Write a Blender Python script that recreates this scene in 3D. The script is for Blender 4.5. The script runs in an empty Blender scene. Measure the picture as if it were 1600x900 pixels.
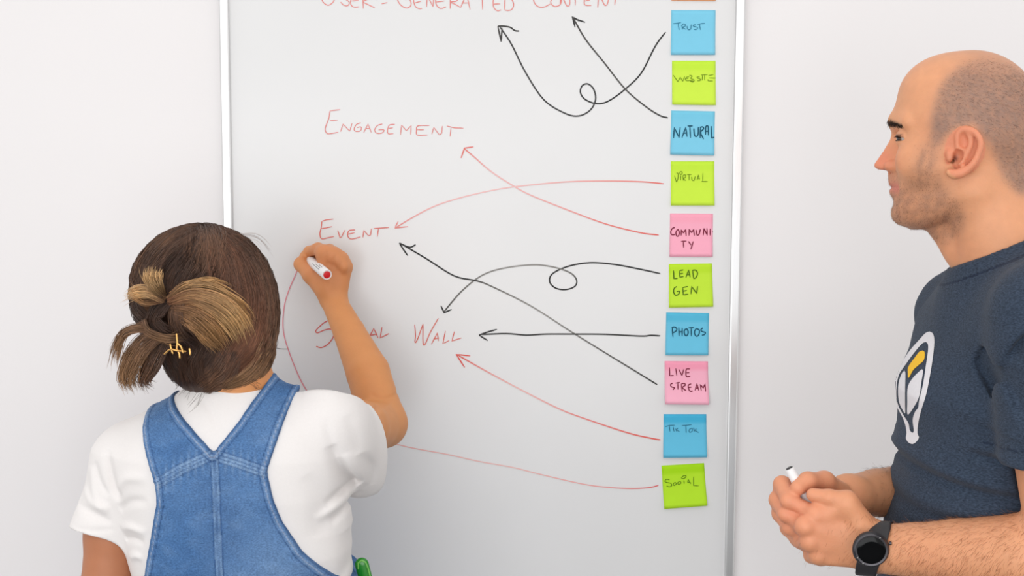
import bpy, bmesh, math, random, time
import numpy as np
from mathutils import Vector, Matrix
from mathutils.bvhtree import BVHTree

# ------------------------------------------------------------------ camera
FPX = 2000.0                      # focal length in pixels of the 1600x900 frame
CAM = np.array([0.0, -2.25, 1.65])
PITCH = math.atan(0.10)
ROLL = 0.003
scene = bpy.context.scene
COL = scene.collection
_F = np.array([0, math.cos(PITCH), -math.sin(PITCH)])
_R0 = np.array([1.0, 0, 0]); _U0 = np.array([0, math.sin(PITCH), math.cos(PITCH)])
_R = _R0 * math.cos(ROLL) + _U0 * math.sin(ROLL)
_U = -_R0 * math.sin(ROLL) + _U0 * math.cos(ROLL)
cam_data = bpy.data.cameras.new('camera')
cam = bpy.data.objects.new('camera', cam_data); COL.objects.link(cam)
cam_data.sensor_width = 36.0; cam_data.lens = 36.0 * FPX / 1600.0
cam_data.clip_start = 0.05
M = Matrix(((_R[0], _U[0], -_F[0], CAM[0]), (_R[1], _U[1], -_F[1], CAM[1]), (_R[2], _U[2], -_F[2], CAM[2]), (0, 0, 0, 1)))
cam.matrix_world = M
scene.camera = cam

# ------------------------------------------------------------------ light
world = bpy.data.worlds.new('world'); scene.world = world; world.use_nodes = True
bgn = world.node_tree.nodes['Background']
bgn.inputs[0].default_value = (1.0, 0.99, 0.985, 1); bgn.inputs[1].default_value = 0.90
def area(name, loc, target, sx, sy, watts, color=(1, 1, 1)):
    l = bpy.data.lights.new(name, 'AREA'); l.shape = 'RECTANGLE'; l.size = sx; l.size_y = sy
    l.energy = watts; l.color = color
    o = bpy.data.objects.new(name, l); COL.objects.link(o); o.location = loc
    d = Vector(target) - Vector(loc); o.rotation_euler = d.to_track_quat('-Z', 'Y').to_euler()
    return o
area('ceiling_light', (0.1, -2.5, 2.75), (0.1, -0.6, 0.7), 3.2, 1.3, 9, (1.0, 0.965, 0.925))
area('window_light', (-0.5, -3.7, 1.15), (0.5, 0.0, 0.9), 3.2, 1.7, 38, (0.97, 0.985, 1.0))
scene.view_settings.view_transform = 'Standard'; scene.view_settings.look = 'None'
scene.view_settings.gamma = 1; scene.view_settings.use_curve_mapping = False
scene.view_settings.exposure = 0.07

# ------------------------------------------------------------------ helpers
def P(px, py, y=0.0):
    """point of the plane y=const seen at the photograph's pixel"""
    d = _F + _R * ((px - 800.0) / FPX) + _U * ((450.0 - py) / FPX)
    return CAM + d * ((y - CAM[1]) / d[1])
def srgb(r, g, b):
    f = lambda c: (c / 255 / 12.92) if c / 255 <= 0.04045 else ((c / 255 + 0.055) / 1.055) ** 2.4
    return (f(r), f(g), f(b))
def tag(o, label=None, cat=None, group=None, kind=None):
    if label: o['label'] = label
    if cat: o['category'] = cat
    if group: o['group'] = group
    if kind: o['kind'] = kind
    return o
def empty(name, loc):
    o = bpy.data.objects.new(name, None); COL.objects.link(o); o.location = loc; o.empty_display_size = 0.05
    return o
def link(name, me, mat=None, parent=None):
    o = bpy.data.objects.new(name, me); COL.objects.link(o)
    if mat: me.materials.append(mat)
    if parent is not None:
        o.parent = parent
        l = Vector((0, 0, 0)); q = parent
        while q is not None: l += Vector(q.location); q = q.parent
        o.location = -l
    return o
def mesh(name, v, f, smooth=True, cols=None):
    me = bpy.data.meshes.new(name)
    v = np.asarray(v, dtype=np.float32)
    if isinstance(f, np.ndarray):
        n, k = f.shape
        me.vertices.add(len(v)); me.vertices.foreach_set('co', v.ravel())
        me.loops.add(n * k); me.loops.foreach_set('vertex_index', f.astype(np.int32).ravel())
        me.polygons.add(n); me.polygons.foreach_set('loop_start', np.arange(0, n * k, k, dtype=np.int32))
        me.update(calc_edges=True); me.validate()
    else:
        me.from_pydata(v.tolist(), [], f)
    me.polygons.foreach_set('use_smooth', [smooth] * len(me.polygons))
    if cols is not None:
        a = me.color_attributes.new('Col', 'FLOAT_COLOR', 'POINT')
        c = np.ones((len(me.vertices), 4), np.float32); c[:, :3] = cols
        a.data.foreach_set('color', c.ravel())
    me.update()
    return me
def mat(name, color=(0.8, 0.8, 0.8), rough=0.5, metal=0.0, spec=0.5, vcol=False, noise=None, bump=None, sss=0.0,
        coat=0.0, sheen=0.0, stretch=(1, 1, 1)):
    """noise = (scale, amount): mottles the colour; bump = (scale, strength)"""
    m = bpy.data.materials.new(name); m.use_nodes = True
    nt = m.node_tree; n = nt.nodes; L = nt.links; b = n['Principled BSDF']
    b.inputs['Roughness'].default_value = rough; b.inputs['Metallic'].default_value = metal
    b.inputs['Specular IOR Level'].default_value = spec
    b.inputs['Coat Weight'].default_value = coat; b.inputs['Sheen Weight'].default_value = sheen
    if sss:
        b.inputs['Subsurface Weight'].default_value = sss
        b.inputs['Subsurface Radius'].default_value = (0.012, 0.004, 0.002); b.inputs['Subsurface Scale'].default_value = 1.0
    if vcol:
        a = n.new('ShaderNodeVertexColor'); a.layer_name = 'Col'; src = a.outputs[0]
    else:
        r = n.new('ShaderNodeRGB'); r.outputs[0].default_value = (*color, 1); src = r.outputs[0]
    tc = n.new('ShaderNodeTexCoord'); mp = n.new('ShaderNodeMapping'); mp.inputs['Scale'].default_value = stretch
    L.new(tc.outputs['Object'], mp.inputs[0])
    if noise:
        t = n.new('ShaderNodeTexNoise'); t.inputs['Scale'].default_value = noise[0]; t.inputs['Detail'].default_value = 4
        L.new(mp.outputs[0], t.inputs['Vector'])
        rm = n.new('ShaderNodeMapRange'); rm.inputs[1].default_value = 0.25; rm.inputs[2].default_value = 0.75
        rm.inputs[3].default_value = 1 - noise[1]; rm.inputs[4].default_value = 1 + noise[1]
        L.new(t.outputs['Fac'], rm.inputs[0])
        mx = n.new('ShaderNodeVectorMath'); mx.operation = 'SCALE'
        L.new(src, mx.inputs[0]); L.new(rm.outputs[0], mx.inputs['Scale']); src = mx.outputs[0]
    L.new(src, b.inputs['Base Color'])
    if bump:
        t = n.new('ShaderNodeTexNoise'); t.inputs['Scale'].default_value = bump[0]; t.inputs['Detail'].default_value = 3
        L.new(mp.outputs[0], t.inputs['Vector'])
        bp = n.new('ShaderNodeBump'); bp.inputs['Strength'].default_value = bump[1]; bp.inputs['Distance'].default_value = 0.001
        L.new(t.outputs['Fac'], bp.inputs['Height']); L.new(bp.outputs[0], b.inputs['Normal'])
    return m
def box(name, lo, hi, m, parent=None, bev=0.0):
    bm = bmesh.new(); bmesh.ops.create_cube(bm, size=1)
    for v in bm.verts:
        v.co = Vector([(lo[i] + hi[i]) / 2 + v.co[i] * (hi[i] - lo[i]) for i in range(3)])
    if bev: bmesh.ops.bevel(bm, geom=bm.edges[:], offset=bev, segments=2, affect='EDGES', profile=0.5)
    me = bpy.data.meshes.new(name); bm.to_mesh(me); bm.free()
    return link(name, me, m, parent)

# ------------------------------------------------------------------ implicit surfaces
A_ = lambda *v: np.array(v if len(v) > 1 else v[0], dtype=np.float32)
def f_rc(a, b, r1, r2, flat=None):
    """tapered capsule; flat=(direction, factor) squashes it"""
    a = A_(a); b = A_(b)
    if flat is not None:
        nrm = A_(flat[0]); nrm = nrm / np.linalg.norm(nrm); s = flat[1]
    ba0 = b - a
    def f(p):
        pa = p - a; ba = ba0
        if flat is not None:
            pa = pa + nrm * ((pa @ nrm) * (1 / s - 1))[..., None]
            ba = ba + nrm * ((ba @ nrm) * (1 / s - 1))
        l2 = float(ba @ ba); rr = r1 - r2; a2 = l2 - rr * rr; il2 = 1 / l2
        y = pa @ ba; z = y - l2
        x2 = ((pa * l2 - ba * y[..., None]) ** 2).sum(-1)
        y2 = y * y * l2; z2 = z * z * l2; k = np.sign(rr) * rr * rr * x2
        d = (np.sqrt(np.maximum(x2 * a2 * il2, 0)) + y * rr) * il2 - r1
        d = np.where(np.sign(z) * a2 * z2 > k, np.sqrt(x2 + z2) * il2 - r2, d)
        d = np.where((np.sign(y) * a2 * y2 < k) & ~(np.sign(z) * a2 * z2 > k), np.sqrt(x2 + y2) * il2 - r1, d)
        return d * (min(s, 1.0) ** 0.5 if flat is not None else 1)
    R = max(r1, r2) * (max(flat[1], 1) if flat is not None else 1)
    return f, np.minimum(a, b) - R, np.maximum(a, b) + R
def f_el(c, r, rot=None):
    c = A_(c); r = A_(r); Q = None if rot is None else np.asarray(rot, np.float32)   # rows = local axes
    def f(p):
        q = p - c
        if Q is not None: q = q @ Q.T
        k0 = np.sqrt(((q / r) ** 2).sum(-1)) + 1e-9; k1 = np.sqrt(((q / (r * r)) ** 2).sum(-1)) + 1e-9
        return k0 * (k0 - 1) / k1
    R = r.max() if Q is not None else r
    return f, c - R, c + R
def smin(a, b, k):
    if k <= 0: return np.minimum(a, b)
    h = np.clip(k - np.abs(a - b), 0, None) / k
    return np.minimum(a, b) - h * h * k * 0.25
def smax(a, b, k): return -smin(-a, -b, k)
def axes(x, up=(0, 0, 1)):
    x = A_(x); x = x / np.linalg.norm(x); up = A_(up)
    y = np.cross(up, x); y /= np.linalg.norm(y); z = np.cross(x, y)
    return np.array([x, y, z])
NBAT = 24
class Field:
    def __init__(s): s.ops = []
    def add(s, prim, k=0.0, kind='U'):
        f, lo, hi = prim; s.ops.append((kind, f, np.asarray(lo, np.float32), np.asarray(hi, np.float32), k)); return s
    def rc(s, a, b, r1, r2, k=0.0, flat=None, kind='U'): return s.add(f_rc(a, b, r1, r2, flat), k, kind)
    def el(s, c, r, k=0.0, rot=None, kind='U'): return s.add(f_el(c, r, rot), k, kind)
    def chain(s, pts, rs, k=0.0, k0=None, flat=None):
        for i in range(len(pts) - 1):
            s.rc(pts[i], pts[i + 1], rs[i], rs[i + 1], k if (i or k0 is None) else k0, flat)
        return s
    def disp(s, fn, lo=(-9, -9, -9), hi=(9, 9, 9)): return s.add((fn, lo, hi), 0, 'D')
    def inter(s, fn, k=0.0): return s.add((fn, (-9, -9, -9), (9, 9, 9)), k, 'I')
    def bounds(s):
        u = [o for o in s.ops if o[0] == 'U']
        return np.min([o[2] for o in u], 0), np.max([o[3] for o in u], 0)
    def prim(s):
        lo, hi = s.bounds(); return (lambda p: s(p)), lo, hi
    def __call__(s, p):
        d = np.full(p.shape[:-1], 9.0, np.float32); cull = p.ndim == 5
        if cull: pl = p.min((0, 1, 2, 3)); ph = p.max((0, 1, 2, 3)); km = max(o[4] for o in s.ops)
        for kind, f, lo, hi, k in s.ops:
            if cull and kind != 'I':
                m = 1.6 * km + .005
                if (pl > hi + m).any() or (ph < lo - m).any(): continue
            d = s._ap(d, kind, f, k, p)
        return d
    @staticmethod
    def _ap(d, kind, f, k, p):
        v = f(p)
        if kind == 'U': return smin(d, v, k)
        if kind == 'S': return smax(d, -v, k)
        if kind == 'I': return smax(d, v, k)
        return d + v
def polygonise(F, h, name, colf=None, B=10, slack=1.6):
    t_0 = time.time()
    lo, hi = F.bounds(); lo = lo - 4 * h; hi = hi + 4 * h
    nb = np.ceil((hi - lo) / (h * B)).astype(int)
    g = np.stack(np.meshgrid(*[np.arange(n) for n in nb], indexing='ij'), -1).reshape(-1, 3)
    c = (lo + (g + 0.5) * h * B).astype(np.float32)
    keep = np.zeros(len(c), bool)
    for i in range(0, len(c), 60000):
        keep[i:i + 60000] = np.abs(F(c[i:i + 60000])) < h * B * 0.87 * slack
    g = g[keep]; N = len(g)
    off = np.stack(np.meshgrid(*[np.arange(B + 1)] * 3, indexing='ij'), -1).astype(np.float32) * h
    base = (lo + g * h * B).astype(np.float32)
    D = np.full((N, B + 1, B + 1, B + 1), 9.0, np.float32)
    km = max(o[4] for o in F.ops)
    for kind, f, blo, bhi, k in F.ops:
        mg = (1.6 * km if kind in 'US' else 0) + 3 * h
        m = np.all((base <= bhi + mg) & (base + B * h >= blo - mg), 1)
        idx = np.nonzero(m)[0]
        for i in range(0, len(idx), NBAT):
            j = idx[i:i + NBAT]
            p = base[j][:, None, None, None, :] + off[None]
            D[j] = Field._ap(D[j], kind, f, k, p)
    ins = D < 0
    # cell vertices
    cnt = np.zeros((N, B, B, B), np.float32); acc = np.zeros((N, B, B, B, 3), np.float32)
    for ax in range(3):
        for u in (0, 1):
            for v in (0, 1):
                o = [0, 0, 0]; o[(ax + 1) % 3] = u; o[(ax + 2) % 3] = v
                e = list(o); e[ax] = 1
                s0 = tuple(slice(o[i], o[i] + B) for i in range(3)); s1 = tuple(slice(e[i], e[i] + B) for i in range(3))
                d0 = D[(slice(None),) + s0]; d1 = D[(slice(None),) + s1]
                x = (d0 < 0) != (d1 < 0)
                t = np.where(x, d0 / np.where(x, d0 - d1, 1), 0)
                cnt += x
                for i in range(3):
                    acc[..., i] += x * (o[i] + (t if i == ax else 0))
    ci = np.nonzero(cnt > 0)
    bi = ci[0]; cell = np.stack(ci[1:], -1)
    pos = base[bi] + (cell + acc[ci] / cnt[ci][:, None]) * h
    S = (nb * B + 2).astype(np.int64)
    def key(gc): return (gc[:, 0] * S[1] + gc[:, 1]) * S[2] + gc[:, 2]
    gk = key(g[bi].astype(np.int64) * B + cell)
    order = np.argsort(gk); gk = gk[order]; pos = pos[order]
    quads = []
    for ax in range(3):
        e = [0, 0, 0]; e[ax] = 1
        a = ins[:, :B, :B, :B]; b = ins[(slice(None),) + tuple(slice(e[i], e[i] + B) for i in range(3))]
        w = np.nonzero(a != b); sgn = a[w]
        gc = g[w[0]].astype(np.int64) * B + np.stack(w[1:], -1)
        a1 = (ax + 1) % 3; a2 = (ax + 2) % 3
        q = []; ok = np.ones(len(gc), bool)
        for du, dv in ((0, 0), (1, 0), (1, 1), (0, 1)):
            c2 = gc.copy(); c2[:, a1] -= du; c2[:, a2] -= dv
            ok &= (c2 >= 0).all(1)
            kk = key(c2); j = np.searchsorted(gk, kk); j = np.clip(j, 0, len(gk) - 1)
            ok &= gk[j] == kk; q.append(j)
        q = np.stack(q, -1); fl = ~sgn
        q[fl] = q[fl][:, ::-1]
        quads.append(q[ok])
    q = np.concatenate(quads)
    # light smoothing
    me = mesh(name, pos, q, True, None if colf is None else colf(pos))
    print('poly', name, N, len(pos), round(time.time() - t_0, 2))
    return me
def noise3(p, sc, seed=0):
    """cheap smooth value noise -1..1"""
    r = np.random.RandomState(seed); out = 0
    for i in range(5):
        k = r.normal(size=3); k = k / np.linalg.norm(k) * sc * (0.7 + 0.6 * r.rand()); ph = r.rand() * 6.28
        out = out + np.sin(p @ k.astype(np.float32) + ph + 1.3 * np.sin(p @ np.roll(k, 1).astype(np.float32) * 0.7 + ph * 2))
    return out / 5
def seg2(p2, pts):
    """distance in the plane to a polyline, and the parameter along it"""
    best = np.full(p2.shape[:-1], 9.0, np.float32); par = np.zeros_like(best); n = len(pts) - 1
    for i in range(n):
        a = A_(pts[i]); b = A_(pts[i + 1]); ba = b - a
        t = np.clip(((p2 - a) @ ba) / (ba @ ba), 0, 1)
        d = np.sqrt(((p2 - a - t[..., None] * ba) ** 2).sum(-1))
        m = d < best; best = np.where(m, d, best); par = np.where(m, (i + t) / n, par)
    return best, par
def inpoly(p2, poly):
    """signed distance to a closed polygon (negative inside)"""
    d, _ = seg2(p2, list(poly) + [poly[0]])
    x = p2[..., 0]; y = p2[..., 1]; ins = np.zeros(x.shape, bool); n = len(poly)
    for i in range(n):
        x0, y0 = poly[i]; x1, y1 = poly[(i + 1) % n]
        if y0 == y1: continue
        c = ((y0 > y) != (y1 > y)) & (x < (x1 - x0) * (y - y0) / (y1 - y0) + x0)
        ins ^= c
    return np.where(ins, -d, d)
def catmull(pts, n=8):
    pts = [np.array(p, float) for p in pts]
    q = [2 * pts[0] - pts[1]] + pts + [2 * pts[-1] - pts[-2]]; out = []
    for i in range(1, len(q) - 2):
        for j in range(n):
            t = j / n; a, b, c, d = q[i - 1:i + 3]
            out.append(0.5 * (2 * b + (c - a) * t + (2 * a - 5 * b + 4 * c - d) * t * t + (3 * b - a - 3 * c + d) * t ** 3))
    out.append(pts[-1]); return out
def crease(F, pts_px, Y, w, amp, taper=True, yr=None):
    """fold in cloth: a ridge (amp>0) or furrow (amp<0) along a polyline, running through the cloth near depth Y"""
    q = [P(x, y, Y)[[0, 2]] for x, y in pts_px]; q = catmull(q, 4) if len(q) > 2 else q
    lo = np.min(q, 0) - 3 * w; hi = np.max(q, 0) + 3 * w; yr = yr or (Y - 0.12, Y + 0.12)
    def f(p):
        d, t = seg2(p[..., [0, 2]], q)
        e = np.exp(-(d / w) ** 2)
        if taper: e = e * np.clip(4 * t * (1 - t), 0, 1) ** 0.6
        return -amp * e
    F.disp(f, (lo[0], yr[0], lo[1]), (hi[0], yr[1], hi[1]))
# strands: thin three-sided tubes, many in one mesh
def strands(name, paths, radii, cols, parent, m, kind='stuff'):
    V = []; Fc = []; C = []; base = 0
    for path, r, c in zip(paths, radii, cols):
        p = np.asarray(path, float); n = len(p)
        t = np.gradient(p, axis=0); t /= np.linalg.norm(t, axis=1)[:, None] + 1e-12
        a = np.cross(t, [0.31, 0.62, 0.72]); a /= np.linalg.norm(a, axis=1)[:, None] + 1e-12
        b = np.cross(t, a)
        u = np.linspace(0, 1, n); rr = r * np.clip(np.minimum(1, (1 - u) * 4 + 0.12), 0, 1)
        cc = np.asarray(c, float)
        if cc.ndim == 1: cc = np.repeat(cc[None], n, 0)
        for k in range(3):
            an = 2 * math.pi * k / 3
            V.append(p + (a * math.cos(an) + b * math.sin(an)) * rr[:, None]); C.append(cc)
        i = np.arange(n - 1)
        for k in range(3):
            k2 = (k + 1) % 3
            Fc.append(np.stack([base + k * n + i, base + k2 * n + i, base + k2 * n + i + 1, base + k * n + i + 1], -1))
        base += 3 * n
    me = mesh(name, np.concatenate(V), np.concatenate(Fc), True, np.concatenate(C))
    o = link(name, me, m, parent)
    if kind: o['kind'] = kind
    return o
def lathe(name, prof, a, axis, m, parent=None, n=32, smooth=True, cols=None):
    """prof = [(distance along axis, radius)...] from point a"""
    Q = axes(axis, (0.1, 0.2, 1) if abs(axis[2]) < 0.9 * np.linalg.norm(axis) else (1, 0, 0)); V = []; Fc = []
    a = np.asarray(a, float)
    for s, r in prof:
        for k in range(n):
            an = 2 * math.pi * k / n
            V.append(a + Q[0] * s + (Q[1] * math.cos(an) + Q[2] * math.sin(an)) * r)
    for i in range(len(prof) - 1):
        for k in range(n):
            k2 = (k + 1) % n
            Fc.append((i * n + k, i * n + k2, (i + 1) * n + k2, (i + 1) * n + k))
    Fc.append(tuple(range(n))[::-1]); Fc.append(tuple((len(prof) - 1) * n + k for k in range(n)))
    me = mesh(name, V, Fc, smooth)
    o = link(name, me, m, parent)
    mod = o.modifiers.new('edges', 'EDGE_SPLIT'); mod.split_angle = math.radians(40)
    return o

# ================================================================== SETTING
m_wall = mat('wall_paint', srgb(241, 238, 238), 0.75, noise=(3, 0.01), bump=(220, 0.12))
m_floor = mat('floor_carpet', srgb(92, 90, 88), 0.85, noise=(6, 0.08))
m_board = mat('whiteboard_enamel', srgb(230, 230, 230), 0.22, spec=0.35, noise=(5, 0.012))
m_alu = mat('brushed_aluminium', srgb(222, 222, 222), 0.32, metal=1.0, noise=(30, 0.03), stretch=(30, 30, 1))
m_trim = mat('trim_paint', srgb(235, 233, 230), 0.5)
tag(box('wall_back', (-2.6, 0.012, 0), (2.6, 0.13, 2.9), m_wall), kind='structure')
tag(box('floor', (-2.6, -5.6, -0.06), (2.6, 0.012, 0), m_floor), kind='structure')
tag(box('baseboard_back', (-2.6, -0.002, 0), (2.6, 0.012, 0.08), m_trim, bev=0.002), kind='structure')

XL = P(351.5, 450)[0]; XR = P(1155, 450)[0]; ZT = 2.12; ZB = 0.42; FW = 0.0165
board = empty('whiteboard', ((XL + XR) / 2, 0.0, ZB))
tag(board, 'tall white marker board in a thin aluminium frame hung on the white wall', 'whiteboard')
panel = box('writing_surface', (XL + 0.004, 0.0, ZB + 0.004), (XR - 0.004, 0.010, ZT - 0.004), m_board, board)
def rail(lo, hi, axis):
    o = box('frame_rail', lo, hi, m_alu, board, bev=0.0028)
    return o
rail((XL, -0.008, ZB), (XL + FW, 0.0119, ZT), 2); rail((XR - FW, -0.008, ZB), (XR, 0.0119, ZT), 2)
rail((XL + FW, -0.008, ZT - FW), (XR - FW, 0.0119, ZT), 0); rail((XL + FW, -0.008, ZB), (XR - FW, 0.0119, ZB + FW), 0)

m_ink = mat('marker_ink', (0.5, 0.1, 0.1), 0.5, vcol=True, spec=0.2)
RED = srgb(230, 92, 82); PINK = srgb(236, 156, 152); PALE = srgb(238, 190, 188); BLK = srgb(48, 48, 48); GREY = srgb(120, 118, 116)
NINK = 0
def ribbon(strokes, yf):
    """strokes: list of (world xz-points, width, colours per point) -> verts, faces, colours on the surface y=yf(x,z)"""
    global NINK
    V = []; Fc = []; C = []
    for pts, w, cs in strokes:
        p = np.asarray(pts, float); n = len(p); NINK += 1; y0 = -1.2e-5 * (NINK % 37)      # later strokes lie on top of earlier ones
        t = np.gradient(p, axis=0); t /= np.linalg.norm(t, axis=1)[:, None] + 1e-12
        nn = np.stack([-t[:, 1], t[:, 0]], 1)
        b = len(V); ww = np.full(n, w / 2); ww[0] *= 0.6; ww[-1] *= 0.6
        for i in range(n):
            for s in (-1, 1):
                q = p[i] + nn[i] * s * ww[i]
                V.append((q[0], yf(q[0], q[1]) + y0 - 1e-4 * i / n, q[1])); C.append(cs[i])
        for i in range(n - 1):
            Fc.append((b + 2 * i, b + 2 * i + 1, b + 2 * i + 3, b + 2 * i + 2))
    return V, Fc, C
def lerp(a, b, t): return tuple(a[i] + (b[i] - a[i]) * t for i in range(3))
def mkstroke(pts, sc, o, w, ca, cb=None, smooth=True, Y=0.0, cmid=None, rnd=0.0):
    q = [P(o[0] + x / sc, o[1] + y / sc, Y)[[0, 2]] for x, y in pts]
    if smooth and len(q) > 2: q = catmull(q, 5)
    else:
        q = [q0 + (q1 - q0) * t for q0, q1 in zip(q[:-1], q[1:]) for t in (0, 0.33, 0.66)] + [q[-1]]
    n = len(q); cs = []
    for i in range(n):
        t = i / max(1, n - 1)
        if isinstance(cmid, list):
            L_ = [ca] + cmid + [cb or ca]; u = t * (len(L_) - 1); j = min(int(u), len(L_) - 2); c = lerp(L_[j], L_[j + 1], u - j)
        elif cmid is not None: c = lerp(ca, cmid, t * 2) if t < 0.5 else lerp(cmid, cb or ca, t * 2 - 1)
        else: c = lerp(ca, cb or ca, t)
        k = 1 + rnd * math.sin(i * 1.7 + w * 9e3); cs.append(tuple(min(1, v * k) for v in c))
    return (q, w, cs)
def ink(name, label, strokes, surf=lambda x, z: -0.00035, parent=None):
    v, f, c = ribbon(strokes, surf)
    me = mesh(name, v, f, False, c)
    o = link(name, me, m_ink, parent or panel)
    o['label'] = label
    return o
def word(label, sc, o, letters, w, ca, cb=None):
    st = []
    for L_ in letters:
        st.append(mkstroke(L_, sc, o, w, ca, cb, smooth=len(L_) > 3, rnd=0.06))
    ink('handwritten_word', label, st)
Z4 = (2.759, (480, 0)); Z5 = (2.5707, (480, 210)); Z6 = (2.5, (420, 480)); Z3 = (3.75, (420, 360))
LR = srgb(228, 130, 124); LR2 = srgb(232, 152, 146)
word('pale red handwritten words USER-GENERATED along the top', 6.4, (490, 0), [
    [(75, -90), (85, 0), (110, 35), (145, 52), (180, 35), (205, 0), (215, -90)],
    [(345, -70), (300, -60), (288, -30), (325, -5), (355, 20), (352, 45), (335, 58), (300, 50), (270, 20)],
    [(455, -60), (400, -50), (375, -10), (372, 40), (390, 65), (420, 72), (455, 68)], [(375, 10), (450, 5)],
    [(497, 87), (490, -60)], [(490, -60), (560, -55), (570, -20), (495, 15), (550, 48), (612, 78)], [(680, 38), (738, 25)],
    [(980, -80), (880, -80), (840, -20), (855, 30), (890, 65), (930, 80), (965, 65), (975, 35), (960, -5), (910, -10)],
    [(1075, -60), (1010, -45), (1000, 0), (1015, 60), (1050, 85), (1085, 85)], [(1010, 30), (1075, 12)],
    [(1130, 70), (1135, -50), (1195, 68)], [(1195, 68), (1202, -50)],
    [(1310, -50), (1240, -45), (1220, 10), (1235, 60), (1275, 85), (1325, 68)], [(1225, 20), (1310, 10)],
    [(1365, 88), (1368, -50)], [(1368, -50), (1440, -40), (1430, 10), (1370, 20), (1420, 45), (1470, 75)],
    [(1470, 75), (1530, -60), (1565, 95)], [(1480, 30), (1560, 28)],
    [(1690, 95), (1685, -55)], [(1630, -60), (1750, -55)],
    [(1870, -50), (1815, -45), (1795, 20), (1805, 80), (1840, 108), (1875, 98)], [(1800, 40), (1865, 38)],
    [(1910, 95), (1915, -50)], [(1915, -50), (1970, -20), (2000, 40), (1985, 90), (1950, 105), (1910, 100)]], 0.0016, LR, LR2)
word('pale red handwritten word CONTENT along the top', 6.4, (730, 0), [
    [(800, -80), (700, -70), (665, -10), (680, 40), (720, 70), (770, 70), (830, 40)],
    [(840, 10), (850, -40), (900, -50), (940, -10), (930, 45), (880, 65), (840, 40), (835, 5)],
    [(930, 50), (940, -50), (985, 40), (1005, 62), (1025, 40), (1025, -40)], [(1080, 55), (1080, -50)], [(1040, -55), (1130, -50)],
    [(1230, -50), (1185, -45), (1170, 10), (1180, 50), (1240, 55)], [(1175, 10), (1230, 0)],
    [(1305, 75), (1320, -50), (1370, 45), (1390, 52), (1405, 30), (1415, -40)], [(1475, 50), (1485, -50)], [(1440, -55), (1530, -50)]], 0.0016, LR, LR2)
word('pale red handwritten word ENGAGEMENT', 6.667, (500, 160), [
    [(210, 75), (105, 88)], [(105, 88), (90, 170), (55, 270), (70, 320), (110, 325), (190, 310)], [(105, 190), (185, 185)],
    [(215, 305), (240, 225), (310, 300)], [(310, 300), (335, 215)],
    [(425, 212), (380, 230), (355, 275), (370, 300), (410, 300), (430, 280), (425, 255), (385, 262)],
    [(455, 315), (500, 225), (535, 315)], [(475, 270), (525, 275)],
    [(650, 225), (600, 240), (570, 285), (590, 320), (640, 320), (665, 300), (660, 285), (610, 285)],
    [(780, 228), (725, 235), (705, 280), (710, 325), (765, 325)], [(715, 270), (760, 265)],
    [(838, 340), (850, 235), (900, 295)], [(900, 295), (950, 240), (945, 335)],
    [(1140, 240), (1020, 245), (1005, 290), (1015, 340), (1120, 340)], [(1010, 285), (1085, 285)],
    [(1165, 330), (1185, 260), (1245, 340)], [(1245, 340), (1268, 320), (1275, 245)], [(1320, 245), (1400, 265), (1495, 268)], [(1365, 265), (1355, 355)]],
    0.0016, srgb(226, 138, 134), srgb(230, 150, 146))
word('pale red handwritten word EVENT', 10, (490, 330), [
    [(310, 122), (200, 135), (130, 158)], [(130, 158), (120, 250), (100, 340), (110, 415), (150, 432), (220, 415), (320, 395)],
    [(125, 270), (200, 260), (290, 238)], [(378, 300), (415, 415), (435, 405)], [(435, 405), (490, 295)],
    [(650, 290), (560, 300), (535, 350), (540, 400), (580, 432), (650, 425), (735, 400)], [(540, 360), (640, 335)],
    [(770, 410), (785, 300), (860, 385)], [(860, 385), (890, 370), (905, 270)], [(940, 270), (1060, 262), (1180, 255)], [(1015, 265), (995, 400)]],
    0.0018, srgb(222, 120, 112), srgb(224, 136, 128))
word('red handwritten word SOCIAL partly behind the raised forearm', 5, (420, 490), [
    [(460, 55), (420, 80), (370, 130), (380, 150), (430, 130), (480, 120), (505, 145), (500, 190), (460, 240), (410, 265), (370, 255)],
    [(575, 125), (550, 150), (560, 195), (590, 190), (600, 150), (575, 125)], [(680, 120), (640, 135), (630, 180), (650, 200), (685, 190)],
    [(747, 130), (737, 200)], [(780, 195), (820, 115), (855, 190)], [(790, 170), (845, 160)], [(885, 105), (870, 190), (940, 155)]],
    0.0018, srgb(216, 104, 100), srgb(220, 100, 88))
word('red handwritten word WALL', 5, (420, 490), [
    [(1140, 85), (1146, 170), (1142, 222), (1160, 205), (1205, 80)], [(1205, 80), (1205, 225), (1222, 238), (1260, 150), (1325, 35)],
    [(1270, 240), (1318, 150), (1325, 215)], [(1285, 200), (1330, 190)], [(1380, 135), (1360, 235), (1410, 210)],
    [(1450, 140), (1430, 215), (1505, 190)]], 0.0018, srgb(222, 110, 100), srgb(224, 120, 108))
W1 = 0.0026
def arrow(label, body, heads, z, w, ca, cb, cmid=None, hc=None):
    st = [mkstroke(body, z[0], z[1], w, ca, cb, cmid=cmid)]
    for h in heads: st.append(mkstroke(h, z[0], z[1], w, hc or cb, smooth=len(h) > 3))
    ink('drawn_arrow', label, st)
arrow('looped black arrow from the TRUST note', [(1545, 138), (1500, 200), (1440, 315), (1370, 385), (1300, 435), (1250, 447), (1200, 430), (1178, 400), (1185, 370), (1210, 362), (1235, 385), (1243, 430), (1220, 475), (1170, 500), (1110, 488), (1020, 430), (940, 310), (880, 190), (830, 115)],
      [[(836, 180), (822, 113)], [(822, 113), (845, 113), (875, 118), (895, 132), (914, 134)], [(836, 180), (840, 120)]], Z4, W1, BLK, srgb(70, 70, 70), hc=srgb(66, 64, 62))
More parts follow.
